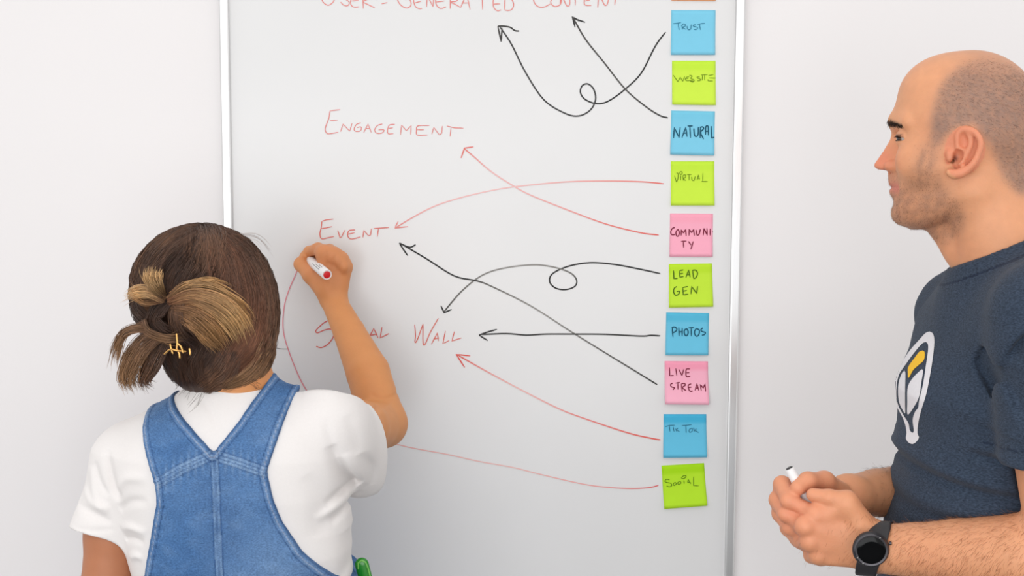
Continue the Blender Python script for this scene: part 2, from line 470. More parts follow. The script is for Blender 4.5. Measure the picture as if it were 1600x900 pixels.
arrow('black arrow from the NATURAL note', [(1555, 508), (1520, 498), (1460, 460), (1370, 383), (1280, 270), (1200, 170), (1145, 75)],
      [[(1155, 118), (1143, 72), (1172, 90)], [(1150, 80), (1198, 96)]], Z4, W1, BLK, srgb(74, 72, 70), srgb(90, 88, 86), BLK)
arrow('pale red arrow from the COMMUNITY note to ENGAGEMENT', [(1412, 404), (1340, 395), (1200, 360), (1050, 305), (900, 245), (830, 208), (740, 150), (670, 90), (632, 58)],
      [[(618, 95), (632, 55), (668, 50)]], Z5, 0.0023, RED, srgb(230, 124, 116), [srgb(236, 140, 134), srgb(240, 184, 182), srgb(241, 190, 188)])
arrow('pale red arrow from the VIRTUAL note to EVENT', [(1432, 198), (1340, 190), (1200, 187), (1050, 190), (900, 203), (780, 218), (640, 248), (520, 285), (430, 330), (355, 375)],
      [[(365, 350), (352, 376), (405, 370)]], Z5, 0.0022, srgb(232, 112, 104), srgb(232, 146, 140), [srgb(238, 160, 154), srgb(240, 188, 186), srgb(242, 200, 198), srgb(240, 184, 182)])
arrow('looped black arrow from the LEAD GEN note fading to grey', [(1418, 559), (1340, 542), (1240, 523), (1150, 515), (1080, 522), (1020, 540), (980, 565), (975, 595), (1000, 618), (1040, 623), (1075, 610), (1082, 585), (1060, 558), (1010, 538), (950, 526), (900, 524), (820, 532), (740, 550), (680, 580), (620, 630), (580, 675), (550, 712)],
      [[(537, 688), (550, 716), (580, 703)]], Z5, 0.0026, BLK, srgb(84, 82, 80), [BLK, BLK, BLK, srgb(70, 70, 68), srgb(144, 142, 138), srgb(156, 154, 150), srgb(124, 122, 118)], BLK)
arrow('black arrow from the LIVE STREAM note to EVENT, grey in its middle', [(1406, 1005), (1336, 962), (1080, 805), (900, 690), (740, 610), (680, 588), (590, 568), (480, 500), (375, 438)],
      [[(404, 487), (385, 460), (370, 436)], [(370, 436), (395, 448), (415, 453), (436, 443)]], Z5, 0.0026, BLK, BLK, [srgb(96, 95, 93), srgb(158, 156, 152), srgb(120, 118, 114), BLK, BLK])
arrow('straight black arrow from the PHOTOS note to WALL', [(1418, 809), (1380, 807), (1340, 810), (1200, 803), (1080, 802), (960, 802), (880, 806), (800, 800), (692, 804)],
      [[(762, 783), (720, 795), (690, 806)], [(690, 806), (725, 828)]], Z5, W1, BLK, BLK, srgb(62, 62, 60))
arrow('red arrow from the lowest blue note up to WALL', [(1530, 518), (1500, 513), (1400, 490), (1220, 430), (1130, 395), (1000, 330), (850, 250), (735, 185)],
      [[(787, 190), (732, 184), (765, 235)]], Z6, 0.0024, RED, RED, [srgb(232, 104, 96), srgb(238, 160, 156), srgb(243, 196, 192)])
SX = srgb(232, 168, 164)
arrow('long thin red line from the SOCIAL note round to the pen tip', [(1522, 696), (1480, 705), (1400, 708), (1290, 700), (1200, 685), (1050, 650), (950, 625), (820, 602), (700, 575), (500, 535), (300, 460), (200, 385), (137, 308), (85, 190), (57, 92), (60, 2), (78, -65), (105, -128), (122, -175)],
      [], Z6, 0.0019, srgb(224, 84, 80), srgb(222, 140, 150), [srgb(238, 168, 166), srgb(240, 194, 190), srgb(238, 186, 182), srgb(226, 136, 146), srgb(228, 150, 160)])
ink('drawn_arrow', 'short faint grey line beside the red line', [mkstroke([(15, 678), (40, 688), (75, 694), (118, 695)], 3.75, (420, 360), 0.0014, srgb(150, 148, 148))])

# ------------------------------------------------------------------ sticky notes
m_note = mat('note_paper', (0.5, 0.5, 0.5), 0.7, vcol=True, spec=0.2, noise=(60, 0.015))
BLUE = srgb(128, 206, 234); BLUE2 = srgb(98, 194, 228); GREEN = srgb(200, 240, 66); GREEN2 = srgb(184, 234, 38); PNK = srgb(255, 176, 200); ORG = srgb(250, 176, 124)
def note(label, corners, color, band, lift, text, zo, ink_c, w, group='sticky notes in a column down the whiteboard'):
    """corners TL TR BR BL in px; band = colour of the glued strip at the top"""
    tl, tr, br, bl = [P(x, y, 0.0)[[0, 2]] for x, y in corners]
    n = 12
    def yy(u, v):      # distance in front of the board
        return -(0.0006 + lift * (max(0, v - 0.18) / 0.82) ** 1.6 * (0.75 + 0.25 * u) - 0.12 * lift * math.sin(max(0, v - .18) * 3.8))
    V = []; C = []; Fc = []
    for s in (0, 1):
        for j in range(n + 1):
            for i in range(n + 1):
                u = i / n; v = j / n
                q = (tl * (1 - u) + tr * u) * (1 - v) + (bl * (1 - u) + br * u) * v
                V.append((q[0], yy(u, v) + s * 0.0003, q[1])); C.append(color if v > 0.17 else band)
    N = (n + 1) ** 2; ix = lambda s, i, j: s * N + j * (n + 1) + i
    for j in range(n):
        for i in range(n):
            Fc.append((ix(0, i, j), ix(0, i, j + 1), ix(0, i + 1, j + 1), ix(0, i + 1, j)))
            Fc.append((ix(1, i, j), ix(1, i + 1, j), ix(1, i + 1, j + 1), ix(1, i, j + 1)))
    for k in range(n):
        Fc += [(ix(0, k, 0), ix(0, k + 1, 0), ix(1, k + 1, 0), ix(1, k, 0)), (ix(0, k + 1, n), ix(0, k, n), ix(1, k, n), ix(1, k + 1, n)),
               (ix(0, 0, k + 1), ix(0, 0, k), ix(1, 0, k), ix(1, 0, k + 1)), (ix(0, n, k), ix(0, n, k + 1), ix(1, n, k + 1), ix(1, n, k))]
    e = empty('sticky_note', ((tl[0] + br[0]) / 2, -0.0006, (tl[1] + br[1]) / 2)); tag(e, label, 'sticky note', group)
    link('paper', mesh('paper', V, Fc, True, C), m_note, e)
    if text:
        M2 = np.array([tr - tl, bl - tl]).T; Mi = np.linalg.inv(M2)
        def surf(x, z):
            u, v = Mi @ (np.array([x, z]) - tl); return yy(min(1, max(0, u)), min(1, max(0, v))) - 0.0003
        st = [mkstroke(s, 11.25, zo, w, ink_c, smooth=len(s) > 3, rnd=0.05) for s in text]
        ink('lettering', 'handwritten capital letters', st, surf, e)
SEA = srgb(48, 122, 150); DKB = srgb(22, 84, 108); OLV = srgb(104, 136, 10); DKG = srgb(78, 112, 8); MAR = srgb(128, 40, 66)
note('orange sticky note at the very top of the column, mostly out of the picture', [(1049, -68), (1118, -68), (1118, 1.5), (1049, 1)], ORG, ORG, 0.002, None, None, None, 0)
note('blue sticky note reading TRUST in thin letters', [(1049, 16), (1118, 16), (1117, 86), (1048, 86)], BLUE, BLUE, 0.003, [
    [(130, 305), (200, 298), (270, 285)], [(222, 298), (225, 350), (238, 415)], [(285, 330), (295, 405)], [(275, 345), (310, 310), (345, 320), (345, 345), (300, 370), (355, 405)],
    [(375, 345), (385, 395), (410, 412), (440, 395), (450, 320)], [(530, 325), (490, 330), (490, 350), (545, 365), (560, 385), (530, 410), (495, 405)],
    [(560, 320), (620, 305), (690, 298)], [(595, 310), (610, 415)]], (1040, 10), SEA, 0.0013)
note('yellow-green sticky note reading WEBSITE in thin letters', [(1050, 95), (1118, 95), (1118, 164.5), (1050, 163.5)], srgb(208, 242, 76), GREEN, 0.003, [
    [(135, 310), (215, 425)], [(215, 425), (255, 345), (300, 420)], [(300, 420), (335, 330)], [(415, 335), (370, 345), (345, 375), (365, 405), (440, 405), (500, 420)], [(350, 375), (400, 362)],
    [(415, 310), (465, 325), (440, 365), (500, 395), (480, 430), (430, 415)], [(600, 340), (555, 340), (560, 360), (610, 380), (600, 405), (555, 405)],
    [(650, 305), (640, 400)], [(620, 305), (735, 300)], [(685, 305), (685, 400)], [(840, 300), (750, 315)], [(880, 360), (765, 358)], [(830, 412), (745, 412)], [(740, 385), (745, 410)]], (1040, 90), OLV, 0.0013)
note('blue sticky note reading NATURAL in bold letters', [(1049, 172.5), (1117, 174), (1115.5, 243), (1047, 241.5)], BLUE, srgb(122, 204, 232), 0.0035, [
    [(140, 540), (150, 350), (235, 530)], [(235, 530), (255, 345)], [(285, 530), (355, 345), (375, 515)], [(325, 455), (375, 440)], [(385, 325), (475, 325)], [(425, 325), (435, 535)],
    [(495, 365), (505, 480), (535, 510), (570, 470), (575, 340)], [(610, 350), (605, 540)], [(600, 350), (650, 340), (665, 375), (615, 440), (665, 555)],
    [(700, 480), (705, 340), (745, 335), (750, 490)], [(700, 420), (750, 415)], [(800, 325), (808, 540), (855, 520)]], (1040, 168), DKB, 0.0022)
note('yellow-green sticky note reading VIRTUAL', [(1048, 252), (1116, 252), (1116, 321), (1048, 321)], srgb(206, 242, 72), GREEN, 0.0035, [
    [(155, 320), (190, 435)], [(190, 435), (215, 370), (218, 285), (190, 270)], [(265, 310), (262, 400)], [(245, 265), (262, 250), (288, 255), (285, 290), (255, 295), (245, 265)],
    [(300, 320), (312, 405)], [(300, 315), (345, 305), (345, 350), (312, 375), (355, 405)], [(370, 300), (455, 300)], [(412, 300), (412, 400)],
    [(455, 340), (465, 395), (500, 400), (520, 330)], [(550, 395), (575, 305), (595, 390)], [(555, 370), (600, 370)], [(655, 270), (650, 425)], [(630, 422), (735, 422)]], (1040, 246), OLV, 0.0013)
note('pink sticky note reading COMMUNITY split over two lines', [(1047, 333.5), (1114, 334), (1113, 401), (1046, 401)], srgb(255, 178, 200), srgb(255, 172, 194), 0.003, [
    [(205, 330), (160, 350), (135, 410), (150, 455), (215, 455)], [(250, 370), (225, 420), (240, 480), (270, 475), (285, 420), (265, 370), (250, 370)],
    [(315, 475), (320, 370), (358, 430)], [(358, 430), (395, 360), (405, 480)], [(455, 475), (460, 360), (500, 425)], [(500, 425), (535, 360), (550, 475)],
    [(580, 370), (595, 460), (630, 450), (655, 360)], [(705, 470), (718, 345)], [(718, 345), (775, 470)], [(775, 470), (770, 340)], [(828, 350), (825, 470)], [(865, 405), (875, 407)],
    [(315, 575), (410, 570)], [(355, 575), (360, 685)], [(445, 575), (490, 640)], [(530, 575), (485, 715)]], (1036, 326), MAR, 0.0021)
note('yellow-green sticky note reading LEAD GEN', [(1045, 412.5), (1112.5, 411.5), (1114, 479), (1045, 480.5)], srgb(200, 238, 64), srgb(192, 234, 50), 0.0035, [
    [(185, 185), (190, 330), (255, 325)], [(355, 175), (290, 190)], [(290, 190), (295, 305), (360, 290)], [(295, 245), (350, 235)], [(400, 310), (450, 175), (475, 305)], [(425, 260), (470, 258)],
    [(520, 180), (535, 330)], [(515, 180), (580, 185), (605, 240), (580, 305), (540, 330)], [(240, 465), (195, 500), (185, 570), (220, 620), (270, 600), (290, 550), (235, 555)],
    [(435, 465), (345, 485)], [(345, 485), (352, 612), (440, 600)], [(350, 550), (415, 535)], [(490, 600), (500, 465), (590, 590)], [(590, 590), (605, 460)]], (1036, 406), DKG, 0.0020)
note('blue sticky note reading PHOTOS in bold letters', [(1041, 488), (1108, 489), (1106, 554.5), (1039.5, 554.5)], srgb(110, 200, 232), srgb(90, 190, 224), 0.0045, [
    [(205, 335), (218, 500)], [(195, 335), (250, 325), (285, 360), (265, 400), (215, 425)], [(320, 330), (325, 480)], [(380, 340), (378, 480)], [(325, 410), (378, 405)],
    [(440, 355), (415, 400), (430, 465), (465, 470), (485, 420), (470, 365), (440, 355)], [(490, 340), (585, 335)], [(540, 340), (540, 485)],
    [(630, 350), (598, 400), (605, 460), (640, 485), (675, 450), (680, 380), (630, 350)], [(745, 340), (710, 370), (725, 400), (785, 420), (770, 455), (725, 468)]], (1032, 482), DKB, 0.0022)
note('pink sticky note reading LIVE STREAM with its lower edge lifting', [(1038.5, 564), (1106, 564.5), (1107, 631), (1038.5, 630.5)], srgb(255, 184, 206), srgb(255, 164, 190), 0.009, [
    [(180, 180), (185, 325), (255, 320)], [(290, 195), (308, 325)], [(345, 215), (400, 325)], [(400, 325), (430, 210)], [(540, 205), (475, 215), (475, 335), (545, 335)], [(478, 275), (530, 270)],
    [(240, 455), (200, 475), (210, 515), (265, 535), (235, 570)], [(285, 455), (360, 440)], [(325, 450), (325, 565)], [(385, 470), (402, 605)], [(385, 465), (440, 460), (455, 490), (405, 530), (470, 585)],
    [(560, 465), (510, 490), (520, 570), (560, 595), (580, 580)], [(515, 530), (565, 520)], [(625, 580), (660, 460), (690, 580)], [(640, 540), (685, 535)], [(735, 590), (720, 475), (770, 540)], [(770, 540), (800, 465), (810, 595)]], (1030, 558), MAR, 0.0020)
note('blue sticky note with a thin two-word caption, second from the bottom', [(1037, 647), (1103.5, 647), (1104, 713.5), (1036, 714.5)], srgb(104, 198, 232), srgb(72, 184, 224), 0.0055, [
    [(125, 300), (200, 275), (295, 270)], [(200, 280), (212, 385)], [(268, 300), (282, 385)], [(310, 330), (325, 380)], [(350, 320), (322, 355), (380, 385)],
    [(415, 280), (500, 272), (590, 262)], [(490, 275), (495, 405)], [(600, 320), (550, 350), (555, 395), (600, 375), (600, 320)], [(625, 315), (640, 385)], [(680, 335), (640, 360), (715, 400)]], (1028, 640), srgb(44, 112, 140), 0.0013)
note('yellow-green sticky note reading SOCIAL at the bottom of the column, tilted', [(1033.5, 727.5), (1100, 723.5), (1104.5, 789), (1037.5, 794.5)], srgb(188, 236, 48), srgb(172, 228, 24), 0.005, [
    [(205, 355), (150, 345), (120, 380), (160, 400), (225, 415), (240, 455), (200, 475), (150, 460)], [(300, 395), (265, 430), (285, 450), (320, 425), (305, 395)], [(385, 375), (345, 405), (360, 430), (400, 415), (395, 380)],
    [(455, 365), (460, 420)], [(490, 275), (440, 290), (415, 320), (440, 335), (485, 310), (490, 275)], [(520, 410), (530, 345), (575, 425)], [(520, 395), (575, 400)], [(625, 300), (625, 455), (715, 458)]], (1028, 718), srgb(96, 138, 10), 0.0014)

# ================================================================== PEOPLE: shared
m_skin_m = mat('skin_light', vcol=True, rough=0.48, sss=0.12, noise=(70, 0.045), bump=(420, 0.28), spec=0.4)
m_skin_w = mat('skin_tan', vcol=True, rough=0.5, sss=0.10, noise=(50, 0.03), bump=(380, 0.15), spec=0.35)
m_hairs = mat('body_hair', vcol=True, rough=0.6, spec=0.2)
m_eye = mat('eyeball', vcol=True, rough=0.08, spec=0.6)

def lz(X, Y): return ((400 - X) * .000336, (425 - Y) * .000336)      # head study (units) -> metres
PROF = [lz(*q) for q in [(480, 44), (380, 52), (300, 75), (230, 120), (185, 165), (160, 205), (148, 240), (132, 268), (119, 298), (114, 322), (124, 345),
    (131, 368), (125, 396), (100, 440), (76, 476), (64, 493), (66, 505), (84, 514), (108, 514), (121, 520), (122, 540), (124, 560), (127, 574),
    (139, 583), (129, 596), (131, 610), (146, 630), (148, 648), (140, 668), (138, 692), (146, 712), (166, 730), (200, 741)]]
_pb = np.array([q[1] for q in PROF])[::-1]; _pa = np.array([q[0] for q in PROF])[::-1]
_bb = np.array([-.110, -.104, -.098, -.090, -.080, -.065, -.045, -.03, -.01, .010, .03, .05, .07])
_ba = np.array([.052, .068, .078, .085, .086, .083, .083, .083, .080, .078, .082, .082, .078])
_bw = np.array([.024, .033, .040, .046, .052, .058, .063, .066, .068, .070, .070, .069, .067])
_wdb = np.array([-.11, -.09, -.075, -.060, -.045, -.035, -.030, -.022, -.010, .005, .016, .028, .040, .08])
_wdw = np.array([.030, .030, .030, .030, .026, .020, .0185, .0175, .0145, .012, .013, .030, .050, .060])
def head_field(eyes=True):
    """head in its own axes: a = forward, b = up, c = its left (metres)"""
    H = Field()
    H.el((-.010, .040, 0), (.090, .0850, .077)); H.el((.030, .066, 0), (.052, .049, .060), .02); H.el((-.036, .018, 0), (.070, .070, .068), .02)
    def face(p):
        a, b, c = p[..., 0], p[..., 1], np.abs(p[..., 2])
        B = np.interp(b, _bb, _ba); W = np.interp(b, _bb, _bw); Pf = np.interp(b, _pb, _pa)
        wd = np.interp(b, _wdb, _wdw); t = np.clip(c / wd, 0, 1); w = (1 - t * t) ** 2
        e = (Pf - B) * w
        mouth = (b > -.078) & (b < -.028)
        a2 = a - np.where(a > 0.02, e, 0)
        a0 = np.interp(b, [-.11, -.09, -.06], [.022, .012, 0.0])
        ra = np.where(a2 > a0, B - a0, 0.055)
        n = 2.25
        q = (np.abs((a2 - a0) / ra) ** n + (c / W) ** n) ** (1 / n)
        d = (q - 1) * np.minimum(ra, W) * 0.8
        d = smax(d, b - .060, .03); d = smax(d, -.1095 - b, .008)
        return smax(d, -.62 * (a - .036) - .785 * (b + .109), .018)
    H.add((face, (-.07, -.12, -.08), (.12, .075, .08)), .014)
    # nose wings, nostrils
    for s in (-1, 1):
        H.el((.088, -.0245, s * .0125), (.0105, .0075, .0062), .006)
        H.el((.094, -.0318, s * .0065), (.0075, .004, .0034), .002, kind='S')
        H.el((.083, .012, s * .034), (.012, .0125, .019), .012, kind='S')      # socket
        H.el((.050, -.016, s * .045), (.026, .018, .0125), .03)                    # cheekbone
        H.rc((.083, .033, s * .010), (.069, .032, s * .048), .0045, .004, .016)  # brow ridge
        if eyes:
            H.el((.0700, .0112, s * .0320), (.0138,) * 3, .004)
            H.add(f_el((.0815, .0105, s * .0385), (.0125, .0025, .0125), axes((.80, .12, s * .60), (0, 1, 0))[[0, 2, 1]]), .001, 'S')
            # ear
        ex = .0735
        out = [(2.8, -3.7), (3.9, 9.3), (2.8, 15.9), (-1.9, 20.5), (-8.4, 21.5), (-16.8, 18.7), (-22.4, 12.1), (-25.2, 3.7), (-23.8, -5.6), (-19.6, -16.8), (-13, -26), (-3.7, -32.7), (5.6, -34.5), (11.5, -32.5)]
        def E(a, b, dz=0.0): return (a * 1e-3, b * 1e-3, s * (ex + max(0, (8 - a)) * .00030 + dz))
        H.el((-.008, -.006, s * (ex - .004)), (.019, .026, .0075), .006)
        H.el((-.010, .002, s * (ex + .0065)), (.0105, .0150, .0050), .002, kind='S')     # scapha hollow
        Rm = Field(); Rm.chain([E(*q, .003) for q in catmull(out, 3)], list(np.interp(np.linspace(0, 13, 40), range(14), [.0024, .0028, .0032, .0034, .0036, .0038, .0038, .0038, .0038, .0040, .0046, .0060, .0066, .0050])), .0004); H.add(Rm.prim(), .0045)
        An = Field(); An.chain([E(*q, .0015) for q in catmull([(-11, 14), (-13, 3), (-8, -10), (-2, -19)], 4)], list(np.linspace(.0024, .0036, 13)), .0004); H.add(An.prim(), .008)     # antihelix
        H.chain([E(3, -3, .002), E(-6, -4, .001)], [.0022, .0015], .003)
        H.el((.003, -.012, s * (ex + .005)), (.0075, .0085, .009), .0025, kind='S')       # concha
        H.el((.0095, -.017, s * (ex + .001)), (.004, .005, .012), .002, kind='S')
        H.rc(E(13, -9, .0005), E(12.5, -15, .0005), .0034, .0032, .008)                    # tragus
    return H
def place_head(H, O, Q, sc=1.0, ns=(1, 1, 1)):
    """Q rows = world directions of a, b, c"""
    O = A_(O); Q = np.asarray(Q, np.float32)
    ns = A_(ns)
    def f(p): return H(((p - O) @ Q.T) / sc / ns) * sc * float(ns.min())
    R = .16 * sc
    return f, O - R, O + R
def capsule_path(F, pts, rs, k=.01): F.chain([np.array(p) for p in pts], rs, k, k)

# ================================================================== THE MAN
YM = -0.62
H0 = P(1500, 230, YM)
_d = (H0 - CAM); _d[2] = 0; _d /= np.linalg.norm(_d)
QA = np.array([-_d[1], _d[0], 0.0]); QB = np.array([0, 0, 1.0]); QC = -_d
QM = np.array([QA, QB, QC])
SC = np.array([.925, .968, .965])
def HL(a, b, c=0.0): return H0 + QA * a * SC[0] + QB * b * SC[1] + QC * c * SC[2]
man = empty('person', (0.62, YM, 0)); tag(man, 'bald-headed person with stubble in a dark blue t-shirt, standing sideways and holding a pen', 'person')
MB = Field()
MB.add(place_head(head_field(), H0, QM, 1.0, SC))
MB.rc(HL(-.038, -.055), HL(-.082, -.200), .0545, .060, .026)
MB.el(HL(.000, -.130), (.010, .010, .016), .014); MB.rc(HL(.016, -.110), HL(-.012, -.152), .016, .014, .02)
MB.rc(HL(-.020, -.060, .048), HL(-.030, -.165, .016), .008, .009, .022); MB.rc(HL(-.020, -.060, -.048), HL(-.030, -.165, -.016), .008, .009, .022)
def MP(px, py, y): return P(px, py, y)
S_N = MP(1650, 498, -.80); S_F = MP(1512, 490, -.44)
E_N = MP(1674, 872, -.83); W_N = MP(1368, 857, -.70)
E_F = MP(1545, 800, -.43); W_F = MP(1326, 774, -.60)
NB = MP(1578, 470, YM)
MB.rc(NB, MP(1585, 640, YM), .045, .03, .03)
MB.rc(NB, S_N, .040, .040, .03); MB.rc(NB, S_F, .040, .030, .03)
MB.chain([S_N, S_N * .45 + E_N * .55, E_N], [.052, .0555, .044], .004)
MB.chain([S_F, E_F], [.034, .042], .01)
# near forearm: full muscle towards the elbow
MB.chain([E_N, MP(1600, 866, -.80), MP(1500, 864, -.755), MP(1430, 860, -.725), W_N], [.043, .0465, .040, .0330, .0295], .004, .015)
MB.chain([E_F, MP(1420, 768, -.515), MP(1370, 770, -.565), W_F], [.044, .0375, .0315, .0255], .004, .015)
# near (left) hand: back towards the camera
LH = Field(); vN = (0.10, 1, 0)
mcp = [(1276, 804, -.694, .0135), (1259, 822, -.697, .0142), (1266, 846, -.695, .0135), (1279, 867, -.690, .0128)]
for i, (x, y, d, r) in enumerate(mcp):
    LH.rc(MP(1358, 850 + (i - 1.5) * 9, -.700), MP(x, y, d), .0205, r, .006, (vN, .72))
LH.chain([MP(1354, 836, -.700), MP(1324, 786, -.703)], [.020, .0135], .008)
LH.rc(MP(1324, 787, -.703), MP(1284, 802, -.694), .0125, .0125, .010)
LH.chain([MP(1324, 781, -.704), MP(1296, 777, -.700), MP(1270, 773, -.692)], [.0112, .0094, .0082], .005)
fl = [((1262, 802, -.668), (1280, 812, -.640), (1300, 815, -.632)), ((1246, 822, -.668), (1264, 832, -.638), (1286, 836, -.630)),
      ((1253, 846, -.668), (1270, 853, -.640), (1290, 856, -.634)), ((1268, 868, -.664), (1282, 873, -.640), (1298, 874, -.636))]
for (x, y, d, r), q in zip(mcp, fl):
    LH.chain([MP(x, y, d)] + [MP(*k) for k in q], [r * .82, .0095, .0088, .0076], .004)
    LH.el(MP(x - 1, y, d - .004), (.0075, .0075, .0075), .009)
MB.add(LH.prim(), .012)
# far (right) hand: fingers bent round the pen
RH = Field()
RH.rc(W_F, MP(1282, 786, -.612), .023, .024, .015, ((0.3, 1, 0), .72)); RH.rc(W_F, MP(1284, 815, -.605), .022, .019, .015, ((0.3, 1, 0), .72))
fr = [((1262, 772, -.612), (1222, 757, -.642), (1232, 782, -.672), (1256, 793, -.680), .0108), ((1258, 792, -.608), (1215, 781, -.638), (1228, 803, -.668), (1250, 812, -.676), .0108),
      ((1262, 812, -.606), (1219, 803, -.634), (1234, 824, -.662), (1256, 832, -.668), .0102), ((1268, 830, -.606), (1231, 826, -.632), (1245, 842, -.654), (1262, 848, -.660), .0092)]
for a, b, c, d, r in fr:
    RH.chain([MP(*a), MP(*b), MP(*c), MP(*d)], [r * 1.15, r, r * .94, r * .8], .004, .012)
RT = Field(); RT.chain([MP(1308, 772, -.625), MP(1288, 753, -.645), MP(1262, 752, -.662), MP(1247, 762, -.671)], [.0175, .0132, .0112, .0098], .006)
RH.add(RT.prim(), .005)
MB.add(RH.prim(), .010)

HAIR_POLY = [lz(*q) for q in [(287, 345), (290, 300), (308, 215), (338, 165), (388, 125), (470, 98), (560, 112), (650, 150), (860, 260), (860, 560), (700, 620), (620, 600), (562, 540), (530, 470), (490, 400), (445, 352), (390, 358), (350, 380), (322, 415), (300, 402)]]
BEARD_POLY = [lz(*q) for q in [(298, 390), (322, 415), (312, 500), (335, 560), (410, 640), (430, 700), (400, 770), (350, 800), (240, 770), (135, 745), (110, 680), (120, 620), (105, 560), (105, 522), (150, 530), (180, 580), (205, 560), (228, 500), (246, 440), (285, 385)]]
def man_cols(v, full=False):
    L_ = (v - H0) @ QM.T / SC; n = len(v)
    c = np.tile(np.array(srgb(224, 159, 118)), (n, 1))
    hd = (np.linalg.norm(L_ - np.array([0, 0, 0]), axis=1) < .26) & (L_[:, 1] > -.175)
    ab = L_[:, :2].astype(np.float32); nz = noise3(v, 420, 3); nz2 = noise3(v, 900, 5); nz3 = noise3(v, 60, 9)
    def mixin(m, col, w):
        w = np.clip(w, 0, 1) * m; cc = np.array(srgb(*col)); c[:] = c * (1 - w[:, None]) + cc * w[:, None]
    mixin(np.ones(n), (214, 140, 104), .35 * np.clip(nz3, 0, 1))
    bw = 1 / (1 + np.exp(inpoly(ab, BEARD_POLY) / .0035)) * (np.abs(L_[:, 2]) > .0)
    mixin(hd, (150, 112, 92), bw * (.52 + .25 * nz))
    lips = np.exp(-((L_[:, 1] + .0535) / .0075) ** 2) * (L_[:, 0] > .074) * (np.abs(L_[:, 2]) < .027)
    mixin(hd, (205, 120, 104), lips * .9)
    hw = 1 / (1 + np.exp(inpoly(ab, HAIR_POLY) / .0030))
    earm = np.clip(1 - ((L_[:, 0] + .006) / .0255) ** 2 - ((L_[:, 1] + .0075) / .0335) ** 2, 0, 1) > 0
    hw = np.where(earm & (np.abs(L_[:, 2]) > .066), 0, hw)
    mixin(hd, (140, 114, 102), hw * (.72 + .10 * nz + .12 * nz2 + .12 * nz3))
    top = np.exp(-((L_[:, 0] + .04) / .05) ** 2) * (L_[:, 1] > .09); mixin(hd, (186, 138, 112), top * .55)
    mixin(hd, (222, 124, 100), earm * (np.abs(L_[:, 2]) > .068) * .45)
    ear_shade = np.exp(-(((L_[:, 0] - .0055) / .0038) ** 2 + ((L_[:, 1] + .0150) / .0050) ** 2)) * (np.abs(L_[:, 2]) < .0785); mixin(hd, (92, 44, 32), ear_shade * .9)  # deep shade of the ear opening, painted into the skin colour
    nose = np.exp(-(((L_[:, 0] - .104) / .022) ** 2 + ((L_[:, 1] + .016) / .022) ** 2)); mixin(hd, (222, 122, 98), nose * .6)
    br = np.exp(-((L_[:, 1] - .0315 + .16 * np.clip(np.abs(L_[:, 2]) - .022, 0, 1)) / np.interp(np.abs(L_[:, 2]), [.01, .03, .05], [.0036, .0030, .0016])) ** 2) * (L_[:, 0] > .062) * (np.abs(L_[:, 2]) > .008) * (np.abs(L_[:, 2]) < .050)
    mixin(hd, (66, 46, 36), br * .95)
    es = np.exp(-((L_[:, 1] - .0125) / .0045) ** 2) * (L_[:, 0] > .072) * (np.abs(np.abs(L_[:, 2]) - .032) < .0135); mixin(hd, (150, 98, 74), es * .6)  # socket shade under the brow, painted into the skin colour
    ll = np.exp(-((L_[:, 1] - .0150) / .0011) ** 2) * (L_[:, 0] > .072) * (np.abs(np.abs(L_[:, 2]) - .032) < .012); mixin(hd, (50, 32, 26), ll * .95)
    # knuckles and hands a little redder
    hand = np.exp(-(np.linalg.norm(v - MP(1250, 800, -.67), axis=1) / .06) ** 2); mixin(np.ones(n), (224, 142, 112), hand * .7)
    far = np.clip((v[:, 1] + .615) / .05, 0, 1) * ((v[:, 2] < 1.38) & (v[:, 0] > P(1290, 770, -.6)[0])); mixin(np.ones(n), (178, 128, 98), far * .5)  # far forearm: darkening by its hair and by shade, painted into the skin
    if full: return c, dict(hair=hw * hd, beard=bw * hd, brow=br * hd)
    return c
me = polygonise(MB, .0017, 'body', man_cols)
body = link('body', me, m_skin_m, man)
# eyes
for s in (-1, 1):
    bm = bmesh.new(); bmesh.ops.create_uvsphere(bm, u_segments=32, v_segments=24, radius=.0126)
    Rz = Matrix([QM[0], QM[1], QM[2]]).transposed()
    V = []; 
    gaze = Vector((1, -.12, .80 if s > 0 else -.1)).normalized()
    cs = []
    for v in bm.verts:
        l = v.co.normalized(); dd = l.dot(gaze)
        cs.append((.012, .008, .006) if dd > .972 else ((.10, .05, .025) if dd > .875 else srgb(164, 150, 142)))
        V.append(HL(.0700 + v.co[0], .0112 + v.co[1], s * .0320 + v.co[2]))
    Fc = [tuple(q.index for q in f.verts) for f in bm.faces]; bm.free()
    link('eye', mesh('eye', V, Fc, True, cs), m_eye, man)
# short hairs: buzz cut, stubble, brows, forearm hair
nv = len(me.vertices); vc = np.zeros(nv * 3, np.float32); me.vertices.foreach_get('co', vc); vc = vc.reshape(-1, 3)
vn = np.zeros(nv * 3, np.float32); me.vertices.foreach_get('normal', vn); vn = vn.reshape(-1, 3)
_, msk = man_cols(vc, True)
rs = np.random.RandomState(4)
def fuzz(name, w, count, length, r, flow, col, lift=.35, seg=2, wild=.35):
    idx = rs.choice(nv, count, p=w / w.sum()); ps = []; cc = []
    fl_ = flow(vc[idx]); 
    for j, i in enumerate(idx):
        nn = vn[i]; t = fl_[j] - nn * (fl_[j] @ nn) + rs.normal(size=3) * wild; t /= np.linalg.norm(t)
        l = length * rs.uniform(.5, 1.2); p0 = vc[i] + rs.normal(size=3) * .0006 - nn * .0003
        ps.append([p0 + (t * (k / seg) + nn * lift * (k / seg) * (1 - .4 * k / seg)) * l for k in range(seg + 1)])
        g = rs.uniform(.7, 1.3) if name != 'cropped_hair' else rs.choice([.6, .9, 1.3, 2.2]); cc.append(tuple(x * g for x in col))
    return strands(name, ps, [r * rs.uniform(.7, 1.2) for _ in ps], cc, man, m_hairs)
